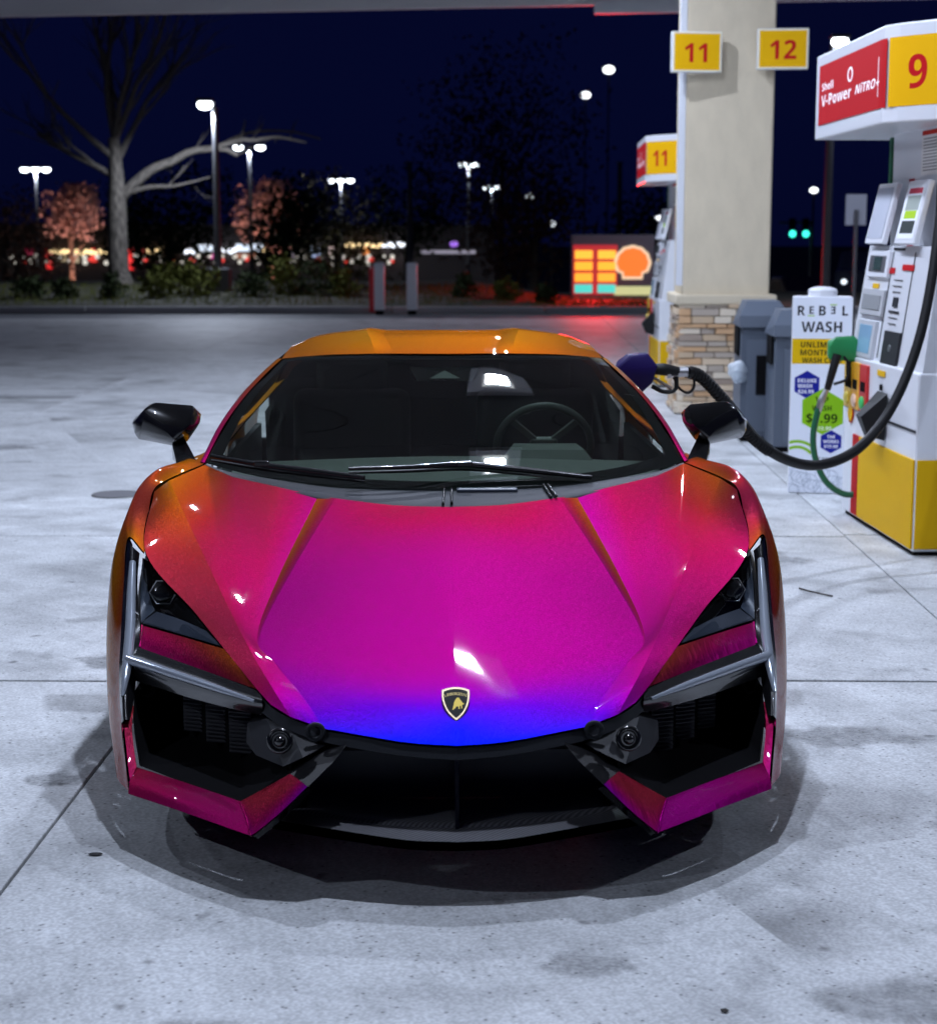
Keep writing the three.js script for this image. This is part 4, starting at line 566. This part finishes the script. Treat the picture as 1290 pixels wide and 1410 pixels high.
{ // big bare tree on the left of the bank
  const d = 40, x = X(165, d), y0 = HGT(x, d) - 0.05, t = thing('bare_tree', 'tall bare tree with a pale trunk and one long limb reaching right', 'tree', [x, y0, -d]);
  const P = (u, v) => { const q = place(u, v, d); return [q[0] - x, q[1] - y0, 0]; };
  part('trunk', taperTube([[0, 0, 0], P(164, 370), P(162, 300), P(161, 250), P(157, 190)], [0.34, 0.24, 0.22, 0.21, 0.16, 0.13], 24, 14), bark, t);
  const limbs = [taperTube([P(166, 272), P(188, 250), P(212, 232), P(238, 222), P(262, 209), P(295, 205), P(312, 206), P(328, 214)], [0.13, 0.1, 0.075, 0.05], 20, 8), taperTube([P(290, 204), P(312, 199), P(336, 193), P(352, 194), P(384, 190), P(425, 198)].map((p, i) => [p[0], p[1], i * 0.1]), [0.06, 0.05, 0.02], 16, 6), taperTube([P(300, 200), P(340, 182), P(400, 180), P(440, 190)].map((p, i) => [p[0], p[1], -0.2 - i * 0.1]), [0.04, 0.02], 14, 5), taperTube([P(168, 268), P(205, 258), P(240, 256), P(290, 244)], [0.07, 0.05, 0.015], 14, 6), taperTube([P(328, 205), P(335, 180), P(338, 165)], [0.04, 0.015], 8, 5)];
  for (const [u, v] of [[215, 230], [240, 220], [268, 207], [310, 200], [345, 193], [380, 191], [400, 194], [330, 212], [230, 257], [265, 250]]) twigs(P(u, v), new THREE.Vector3(rr(-0.3, 1), rr(-0.8, 1.2), rr(-1, 1)), rr(0.4, 0.8), 0.02, 1, limbs);
  for (const [u, v, du, dv, L] of [[158, 200, -30, -140, 2.4], [158, 190, 35, -150, 2.6], [160, 220, -90, -110, 2.6], [157, 185, -6, -160, 2.8], [158, 230, 80, -120, 2.2], [160, 245, -110, -60, 2.0], [158, 195, 60, -160, 2.6]]) twigs(P(u, v), new THREE.Vector3(du, -dv, rr(-60, 60)), L, 0.085, 3, limbs);
  part('crown', limbs, bark, t);
}
function leafMass(r, n, size, squash = 1) { // leaf-sized faces gathered in clumps through an uneven crown
  const pos = [], nor = []; const cl = []; for (let i = 0; i < 26; i++) { const v = new THREE.Vector3(rr(-1, 1), rr(-1, 1), rr(-1, 1)); if (v.length() > 1) { i--; continue; } cl.push(v.multiplyScalar(r)); }
  for (let i = 0; i < n; i++) { const c = cl[Math.floor(rnd() * cl.length)], s = r * 0.42, p = c.clone().add(new THREE.Vector3(rr(-s, s), rr(-s, s), rr(-s, s))); p.y *= squash; const a = new THREE.Vector3(rr(-1, 1), rr(-1, 1), rr(-1, 1)).normalize(), b = new THREE.Vector3(rr(-1, 1), rr(-1, 1), rr(-1, 1)).cross(a).normalize(), k = size * rr(0.6, 1.3);
    const q = [p.clone().addScaledVector(a, k), p.clone().addScaledVector(b, k * 0.5), p.clone().addScaledVector(a, -k), p.clone().addScaledVector(b, -k * 0.5)], m = a.clone().cross(b); for (const j of [0, 1, 2, 0, 2, 3]) { pos.push(q[j].x, q[j].y, q[j].z); nor.push(m.x, m.y, m.z); } }
  const g = new THREE.BufferGeometry(); g.setAttribute('position', new THREE.Float32BufferAttribute(pos, 3)); g.setAttribute('normal', new THREE.Float32BufferAttribute(nor, 3)); return g;
}
const leaf = (r, g, b) => phy(r, g, b, { roughness: 0.9, specularIntensity: 0.2 }), leafM = { dark: leaf(0.035, 0.05, 0.02), mid: leaf(0.09, 0.10, 0.02), pink: leaf(0.62, 0.42, 0.38), olive: leaf(0.10, 0.085, 0.03), brown: leaf(0.12, 0.06, 0.04) };
for (const [label, u, vTop, d, r, m, n] of [
  ['dark leafy tree right behind the long bare limb', 232, 235, 56, 1.7, 'dark', 2600], ['dark round tree in front of the shop lights left of centre', 395, 262, 60, 1.5, 'dark', 2400], ['olive tinted tree right of the dark round tree', 462, 262, 66, 1.9, 'olive', 2200],
  ['tall dark tree mass rising behind the centre of the bank', 690, 120, 62, 2.7, 'brown', 3600], ['low dark tree at the far left edge', 20, 285, 70, 1.8, 'brown', 1800], ['sparse small tree behind the white posts', 560, 250, 64, 1.4, 'dark', 1200], ['dark tree between the price sign and the column', 905, 270, 60, 1.7, 'dark', 1800], ['brownish tree left of the price sign', 735, 250, 54, 1.5, 'brown', 1700], ['pink blossom tree left of the tall bare tree', 98, 258, 74, 1.05, 'pink', 2600], ['pale pink blossom tree behind the dark round tree', 372, 255, 76, 1.3, 'pink', 2400]]) {
  const x = X(u, d), g0 = HGT(x, d), top = place(u, vTop, d)[1], cy = top - r * 0.9 - g0, t = thing('tree', label, 'tree', [x, g0, -d], rr(0, 6), 'trees beyond the bank');
  const br = [taperTube([[0, -0.1, 0], [rr(-0.1, 0.1), cy * 0.5, 0], [rr(-0.2, 0.2), cy, 0]], [0.16, 0.12, 0.06], 10, 8)]; for (let i = 0; i < 5; i++) twigs([0, cy * rr(0.5, 0.9), 0], new THREE.Vector3(rr(-1, 1), rr(0.4, 1.2), rr(-1, 1)), r * 0.9, 0.05, 1, br);
  part('trunk', br, m === 'pink' ? std(0.3, 0.2, 0.15, 0.9) : bark2, t); part('crown', leafMass(r, n, 0.11, label.startsWith('tall') ? 1.35 : 1.05).translate(0, cy, 0), leafM[m], t);
}
[[215, 405, 36.6, 0.32, 'mid'], [245, 398, 37.2, 0.42, 'mid'], [272, 400, 37.0, 0.4, 'mid'], [350, 405, 36.8, 0.36, 'dark'], [385, 402, 37.2, 0.42, 'mid'], [430, 404, 37, 0.4, 'dark'], [470, 406, 36.8, 0.32, 'mid'], [40, 412, 36.4, 0.3, 'dark'], [85, 414, 36.3, 0.26, 'dark'], [150, 412, 36.4, 0.28, 'dark'], [640, 412, 36.6, 0.26, 'dark'], [700, 412, 36.6, 0.25, 'mid'], [750, 412, 36.6, 0.22, 'dark']].forEach(([u, v, d, r, m], i) => {
  const x = X(u, d), t = thing('shrub', ['yellow green shrub', 'yellow green shrub', 'yellow green shrub', 'dark shrub', 'green shrub', 'dark shrub', 'green shrub', 'dark low shrub', 'dark low shrub', 'dark low shrub', 'dark small shrub', 'green small shrub', 'dark shrub'][i] + [' nearest the bare tree trunk', ' midway between bare tree and lamp base', ' just left of the lamp base', ' just right of the lamp base', ' second right of the lamp base', ' third right of the lamp base', ' left of the red post', ' at the far left of the bank', ' second from the far left of the bank', ' at the foot of the bare tree', ' right of the white posts', ' midway to the price sign', ' at the foot of the price sign'][i], 'shrub', [x, HGT(x, d), -d], 0, 'shrubs on the bank');
  part('foliage', leafMass(r, 420, 0.06, 1).translate(0, r * 0.7, 0), leafM[m], t); part('stem', tube([[0, -0.05, 0], [0, r * 0.6, 0]], 0.02, 4, 5), bark2, t); });
{ const n = 5000, im = new THREE.InstancedMesh(new THREE.ConeGeometry(0.012, 0.14, 3), leafM.mid, n); im.name = 'bank_grass'; im.userData = { kind: 'stuff', label: 'short dark grass on the planted bank', category: 'grass' }; const mt = new THREE.Matrix4(), q = new THREE.Quaternion();
  for (let i = 0; i < n; i++) { const x = rr(-16, 5), d = rr(35, 39.5); q.setFromEuler(new THREE.Euler(rr(-0.4, 0.4), 0, rr(-0.4, 0.4))); im.setMatrixAt(i, mt.compose(new THREE.Vector3(x, HGT(x, d) + 0.05, -d), q, new THREE.Vector3(1, rr(0.5, 1.4), 1))); } scene.add(im); }
for (const [u, d, label] of [[98, 74, 'unseen warm uplight added at the foot of the left blossom tree'], [372, 76, 'unseen warm uplight added at the foot of the blossom tree behind the dark tree']]) { const x = X(u, d) + 0.3, y = HGT(x, d - 2.2), t = thing('added_uplight', label, 'added light', [x, y, -d + 2.2], 0, 'added uplights under the blossom trees'); part('light_can', cyl(0.09, 0.07, 0.2, 0, 0.1, 0, 14), M.matte, t); part('light_lens', cyl(0.07, 0.07, 0.01, 0, 0.205, 0, 14), glow(1, 0.55, 0.4, 3), t); const l = new THREE.SpotLight(0xffc0ac, 90, 0, 0.75, 0.6, 2); l.position.set(x, y + 0.24, -d + 2.2); l.target.position.set(x - 0.3, y + 3.6, -d); l.castShadow = true; l.shadow.radius = 3; scene.add(l, l.target); }  // unseen spots, added only to light the two blossom trees
// lamp posts
const poleM = std(0.09, 0.09, 0.095, 0.6);
function lampPost(label, u, vHead, d, heads, lum, footV, bulb = 0.16) {
  const x = X(u, d), h = place(u, vHead, d)[1], g0 = HGT(x, d), t = thing('street_lamp', label, 'street lamp', [x, g0, -d], 0, 'lamps of the car park');
  const H = h - g0; part('pole', taperTube([[0, 0, 0], [0, H / 2, 0], [0, H, 0]], [0.09, 0.075, 0.06], 4, 12), poleM, t);
  if (footV) part('footing', rbox(0.52, 0.55, 0.52, 0.03, 0, 0.22, 0), std(0.12, 0.12, 0.13, 0.9), t);
  heads.forEach((dx, i) => { const L = new THREE.Group(); L.name = 'lamp_head'; L.position.set(dx, H + 0.05, 0.06); t.add(L); part('lamp_shell', rbox(0.36, 0.08, 0.3, 0.03, 0, 0.1, 0), poleM, L); part('lamp_bulb', new THREE.SphereGeometry(bulb, 16, 10).scale(1.25, 0.75, 1), glow(0.85, 0.93, 1, lum), L); if (dx) part('lamp_arm', tube([[-dx, 0.05, -0.06], [0, 0.1, 0]], 0.03, 4, 6), poleM, L); });
  const pl = new THREE.SpotLight(0xdfeaff, lum * (d < 45 ? 4.5 : 8) * heads.length, 0, 1.5, 0.25, 2); pl.position.set(x + (heads[0] || 0) * (heads.length < 2 ? 1 : 0), h - 0.12, -d + 0.06); pl.target.position.set(pl.position.x, 0, -d + 0.06); pl.shadow.radius = 4; pl.castShadow = true; scene.add(pl, pl.target);
  return t;
}
lampPost('single headed lamp post on a dark footing right of the bare tree', 300, 148, 37.8, [-0.2], 14, 1, 0.13);
lampPost('twin headed lamp post behind the end of the long bare limb', 346, 205, 68, [-0.42, 0.42], 9, 0, 0.15);
lampPost('triple headed lamp post over the pink blossom tree', 53, 235, 84, [-0.5, 0, 0.5], 9, 0, 0.17);
lampPost('triple headed lamp post above the olive tree', 470, 250, 92, [-0.5, 0, 0.5], 8, 0, 0.16);
lampPost('twin headed lamp post over the tall dark tree', 645, 228, 88, [-0.3, 0.3], 8, 0, 0.16);
lampPost('smaller twin headed lamp post right of the tall dark tree', 677, 259, 104, [-0.35, 0.35], 7, 0, 0.16);
lampPost('bright lamp post left of the red pump sign', 1138, 62, 34, [0.12], 16, 0, 0.13);
for (const [u, v, d, r, label] of [[729, 270, 110, 0.2, 'small round lamp glowing right of the twin lamps'], [759, 308, 112, 0.2, 'lower small lamp glowing left of the price sign'], [838, 96, 120, 0.32, 'lone bright glowing ball high in the sky left of the column'], [806, 131, 130, 0.3, 'fainter lone glowing ball high in the sky, lower of the two'], [907, 300, 100, 0.18, 'small lamp glowing above the far pump'], [1120, 262, 90, 0.17, 'small lamp glowing right of the column under the bright lamp']]) {  // the two highest are plain glowing balls, each on an added pole
  const p = place(u, v, d), g0 = HGT(p[0], d), t = thing('distant_lamp', label, 'street lamp', [p[0], g0, -d], 0, 'distant lamps'); part('pole', cyl(0.05, 0.07, p[1] - g0, 0, (p[1] - g0) / 2, 0, 8), std(0.03, 0.03, 0.03, 0.8), t); part('lamp_bulb', new THREE.SphereGeometry(r, 12, 8).scale(1.2, 0.8, 1).translate(0, p[1] - g0, 0), glow(0.9, 0.95, 1, 4), t); }
for (const [u, vt, d, label] of [[852, 225, 60, 'bare dark pole left of the far pump'], [565, 225, 58, 'bare dark pole behind the white posts']]) { const x = X(u, d), g0 = HGT(x, d), h = place(u, vt, d)[1] - g0; const t = thing('utility_pole', label, 'pole', [x, g0, -d]); part('shaft', taperTube([[0, -0.1, 0], [0, h / 2, 0], [0, h, 0]], [0.12, 0.1, 0.08], 6, 10), poleM, t); part('cap', cyl(0.14, 0.1, 0.06, 0, h + 0.02, 0, 12), poleM, t); }
// white posts at the kerb
for (const [u, label, w] of [[522, 'white square post beside the red post at the kerb', 0.2], [567, 'white square post standing alone right of the first', 0.2]]) { const d = 34.0, x = X(u, d), t = thing('white_post', label, 'post', [x, -0.01, -d], 0, 'white posts at the kerb'); part('post_body', rbox(w, 0.86, 0.2, 0.02, 0, 0.52, 0), M.white, t); part('post_foot', rbox(w * 0.8, 0.1, 0.18, 0.02, 0, 0.05, 0), M.matte, t); part('post_cap', hull([[-w * 0.6, 0.95, 0.12], [w * 0.6, 0.95, 0.12], [-w * 0.6, 0.95, -0.12], [w * 0.6, 0.95, -0.12], [-w * 0.4, 1.0, 0.08], [w * 0.4, 1.0, 0.08], [-w * 0.4, 1.0, -0.08], [w * 0.4, 1.0, -0.08]]), M.white, t); }
{ const d = 34.2, t = thing('red_post', 'slim red post left of the white post at the kerb', 'post', [X(512, d), 0, -d]); part('post_body', cyl(0.06, 0.06, 0.82, 0, 0.45, 0, 14), std(0.5, 0.02, 0.03, 0.4), t); part('post_cap', new THREE.SphereGeometry(0.06, 14, 8, 0, 7, 0, Math.PI / 2).translate(0, 0.86, 0), std(0.5, 0.02, 0.03, 0.4), t); }
{ // price sign
  const d = 40, a = place(786, 323, d), b = place(899, 406, d), w = b[0] - a[0], h = a[1] - b[1], cx = (a[0] + b[0]) / 2, cy = (a[1] + b[1]) / 2, t = thing('price_sign', 'low monument price sign with glowing amber rows and an orange shell emblem', 'sign', [cx, b[1], -d], 0);
  const body = part('sign_cabinet', rbox(w, h, 0.4, 0.03, 0, h / 2, 0), std(0.15, 0.14, 0.17, 0.6), t); part('sign_plinth', box(w * 0.96, Math.max(0.3, b[1] + 0.3), 0.36, 0, -0.2, 0), std(0.2, 0.19, 0.18, 0.9), t);
  for (const [i, c] of [[0, [1, 0.40, 0.03]], [1, [1, 0.36, 0.02]], [2, [1, 0.33, 0.02]], [3, [0.05, 0.8, 0.7]]]) for (const k of [0, 1]) part('price_display', rbox(0.40, 0.19, 0.04, 0.01, -w / 2 + 0.28 + k * 0.52, h * 0.67 - i * h * 0.187, 0.215), glow(...c, i === 3 ? 0.9 : 1.6), t);
  const pr = part('display_frame', rbox(1.0, h * 0.82, 0.02, 0.01, -w / 2 + 0.54, h * 0.42, 0.2), glow(0.6, 0.012, 0.02, 0.8), t);
  const e1 = part('emblem_sign_rim', new THREE.ExtrudeGeometry(pecten(0.76), { depth: 0.03, bevelEnabled: false }), glow(1, 0.7, 0.45, 1.0), t); e1.position.set(w / 2 - 0.5, h - 0.62, 0.2);
  const e2 = part('emblem_sign', new THREE.ExtrudeGeometry(pecten(0.64), { depth: 0.05, bevelEnabled: false }), glow(1, 0.16, 0.01, 1.3), t); e2.position.set(w / 2 - 0.5, h - 0.62, 0.2);
  part('lower_lit_sign', rbox(0.86, 0.2, 0.03, 0.01, w / 2 - 0.48, 0.1, 0.2), glow(0.75, 0.75, 0.35, 0.8), t);
  const L = new THREE.RectAreaLight(0xff1a22, 75, 1.0, 1.1); L.position.set(cx - w / 2 + 0.54, b[1] + h - 0.8, -d + 0.28); L.lookAt(cx - w / 2 + 0.3, b[1] + h - 0.9, 0); scene.add(L);
}
{ const d = 22, p = place(1178, 289, d), t = thing('street_sign', 'pale rectangular sign on a pole left of the near pump', 'sign', [p[0], 0, -d]); part('sign_plate', rbox(0.26, 0.38, 0.02, 0.01, 0, p[1], 0), std(0.35, 0.36, 0.42, 0.5), t); part('pole', cyl(0.025, 0.025, p[1], 0, p[1] / 2, 0.03, 10), std(0.08, 0.08, 0.09, 0.5), t); }
{ const d = 80, p = place(1099, 322, d), g0 = HGT(p[0], d), t = thing('traffic_signal', 'traffic signals showing green far down the street', 'traffic light', [p[0], g0, -d]); part('mast', [cyl(0.08, 0.1, p[1] - g0 + 0.6, 0.6, (p[1] - g0 + 0.6) / 2, 0, 10), cyl(0.05, 0.05, 1.6, 0, 0, 0, 8).rotateZ(Math.PI / 2).translate(-0.1, p[1] - g0 + 0.5, 0)], poleM, t); for (const x of [-0.3, 0.3]) { const o = part('signal_head', rbox(0.3, 0.9, 0.2, 0.03, x, p[1] - g0 + 0.25, 0.05), M.matte, t); part('signal_light', new THREE.SphereGeometry(0.15, 12, 8).translate(x, p[1] - g0, 0.16), glow(0.05, 1, 0.75, 2.2), o); } }
// parked and passing cars
function farCar(label, u, d, turn, col, lights, group) {
  const x = X(u, d), t = thing('parked_car', label, 'car', [x, HGT(x, d) + 0.02, -d], turn, group), s = new THREE.Shape();
  [[-2.2, 0.3], [-2.25, 0.75], [-1.9, 0.95], [-1.2, 1.0], [-0.6, 1.42], [0.7, 1.45], [1.5, 1.0], [2.1, 0.92], [2.25, 0.6], [2.2, 0.3]].forEach((p, i) => i ? s.lineTo(...p) : s.moveTo(...p)); s.closePath();
  part('body', new THREE.ExtrudeGeometry(s, { depth: 1.6, bevelEnabled: true, bevelSize: 0.08, bevelThickness: 0.1, bevelSegments: 2 }).translate(0, 0, -0.8), phy(...col, { roughness: 0.35, clearcoat: 0.6 }), t);
  const ws = new THREE.Shape(); [[-1.0, 1.02], [-0.5, 1.36], [0.62, 1.38], [1.25, 1.02]].forEach((p, i) => i ? ws.lineTo(...p) : ws.moveTo(...p)); for (const z of [0.905, -0.905]) part('side_window', new THREE.ExtrudeGeometry(ws, { depth: 0.01, bevelEnabled: false }).translate(0, 0, z - 0.005), M.gloss, t);
  for (const [wx, wz] of [[-1.35, 0.8], [1.35, 0.8], [-1.35, -0.8], [1.35, -0.8]]) part('wheel', cyl(0.32, 0.32, 0.24, 0, 0, 0, 18).rotateX(Math.PI / 2).translate(wx, 0.32, wz), M.rubber, t);
  for (const z of [-0.6, 0.6]) part('headlight', new THREE.SphereGeometry(0.08, 10, 8).translate(2.28, 0.68, z), lights ? glow(...lights, 2) : std(0.5, 0.5, 0.5, 0.3), t);
}
farCar('dark car parked at the far left below the red lights', 40, 62, 0.1, [0.02, 0.02, 0.025], null, 'cars parked by the shops'); farCar('dark van like car left of the bare tree trunk', 118, 60, 0.05, [0.015, 0.015, 0.018], null, 'cars parked by the shops'); farCar('grey car parked behind the lamp footing', 270, 66, 0.1, [0.06, 0.05, 0.05], null, 'cars parked by the shops'); farCar('dark car parked below the bluish shop window', 440, 64, -0.1, [0.02, 0.022, 0.03], null, 'cars parked by the shops'); farCar('pale car parked right of the white posts', 630, 70, 0.05, [0.3, 0.3, 0.32], null, 'cars parked by the shops');
farCar('car with warm headlights coming along the street right of the column', 1106, 58, -1.5, [0.03, 0.02, 0.02], [1, 0.75, 0.5], 'cars on the street'); farCar('car with white headlights turned sideways behind the street sign', 1205, 52, -1.9, [0.05, 0.06, 0.09], [0.8, 0.9, 1], 'cars on the street');
// shops across the car park
const shops = [[-40, -26, 'long dark shop block at the far left with string lights', 96], [-25.6, -11, 'dark shop block with the white lit fascia behind the lamp post', 98], [-10.6, 1.5, 'dark shop block with bluish window behind the white posts', 100]];
for (const [x0, x1, label, d] of shops) {
  const g0 = HGT((x0 + x1) / 2, d), t = thing('shop_building', label, 'building', [(x0 + x1) / 2, g0, -d], 0, 'shops across the car park');
  part('wall', box(x1 - x0, 4.6, 8, 0, 2.3, -4), std(0.05, 0.04, 0.04, 0.9), t); part('roof_edge', box(x1 - x0 + 0.4, 0.35, 8.4, 0, 4.75, -4), std(0.06, 0.05, 0.05, 0.9), t);
  const lit = (name, u0, u1, v0, v1, c, k) => { const a = place(u0, v0, d), b = place(u1, v1, d); if (a[0] < x0 || a[0] > x1) return; part(name, rbox(b[0] - a[0], a[1] - b[1], 0.12, 0.03, (a[0] + b[0]) / 2 - (x0 + x1) / 2, (a[1] + b[1]) / 2 - g0, 0.08), glow(...c, k), t); };
  for (const s of [['lit_sign', 325, 362, 336, 346, [0.75, 0.85, 1], 1.3], ['lit_window', 377, 390, 342, 360, [0.8, 0.65, 0.85], 0.7], ['lit_window', 392, 405, 344, 361, [0.8, 0.7, 0.85], 0.6], ['lit_sign', 427, 449, 340, 346, [0.6, 0.75, 1], 1.2], ['lit_window', 430, 442, 348, 355, [0.5, 0.65, 1], 0.8], ['lit_window', 453, 464, 340, 357, [1, 0.75, 0.7], 0.8], ['lit_sign', 500, 508, 338, 350, [1, 0.3, 0.06], 1.1], ['lit_sign', 273, 305, 337, 346, [0.75, 0.85, 1], 1.3], ['lit_sign', 286, 294, 349, 356, [1, 0.05, 0.5], 0.9], ['lit_window', 0, 16, 350, 361, [0.3, 0.5, 1], 0.8], ['neon_light', 64, 73, 343, 370, [1, 0.03, 0.03], 1.2], ['neon_light', 126, 134, 342, 361, [1, 0.04, 0.03], 0.9], ['neon_light', 177, 185, 343, 372, [1, 0.03, 0.03], 1.2], ['neon_light', 196, 200, 344, 364, [0.7, 0.03, 0.03], 0.7], ['lit_sign', 36, 47, 343, 350, [0.6, 0.02, 0.1], 0.6], ['lit_window', 326, 360, 349, 356, [0.8, 0.25, 0.1], 0.35], ['lit_window', 84, 92, 348, 360, [0.9, 0.7, 0.4], 0.4], ['lit_window', 102, 110, 350, 362, [0.9, 0.75, 0.5], 0.4], ['lit_window', 52, 56, 350, 366, [0.7, 0.7, 0.7], 0.4], ['lit_window', 414, 419, 340, 352, [0.8, 0.7, 0.6], 0.6]]) lit(...s);  // red columns are uplit pillars, their light put in as material glow
  const str = (u0, u1, v, n, c, k) => { for (let i = 0; i < n; i++) { const q = place(u0 + (u1 - u0) * (i + rr(-0.2, 0.2)) / (n - 1), v + rr(-1.5, 1.5), d); if (q[0] > x0 && q[0] < x1) part('string_or_car_light', new THREE.SphereGeometry(0.1 + rnd() * 0.05, 8, 6).translate(q[0] - (x0 + x1) / 2, q[1] - g0, 0.3), k, t); } };
  const warm = glow(1, 0.72, 0.35, 2), cool = glow(0.85, 0.9, 1, 2.4); str(72, 146, 347, 13, 0, warm); str(206, 240, 345, 10, 0, warm); str(256, 268, 346, 4, 0, cool); str(310, 325, 345, 4, 0, cool); str(478, 526, 338, 14, 0, warm); str(527, 565, 337, 11, 0, cool); str(365, 378, 343, 3, 0, warm);
  const dim = glow(0.9, 0.85, 0.75, 0.9), tail = glow(1, 0.05, 0.04, 1.1); str(0, 560, 353, 34, 0, dim); str(20, 560, 361, 22, 0, dim); str(30, 540, 358, 16, 0, tail);  // random small lights added as far car lights, not hung on strings
}
solo('lit_awning', box(2.6, 0.16, 0.3, X(617, 84), place(617, 347, 84)[1], -84), glow(0.8, 0.75, 0.95, 0.35), 'row of pale lights over the pale parked car right of centre', 'lit sign');
solo('purple_sign', new THREE.SphereGeometry(0.2, 12, 8).scale(1, 0.7, 0.4).translate(X(625, 83.5), place(625, 336, 83.5)[1], -83.5), glow(0.45, 0.2, 1, 0.9), 'small purple lit sign right of centre above the pale car', 'lit sign');
renderer.render(scene, camera);
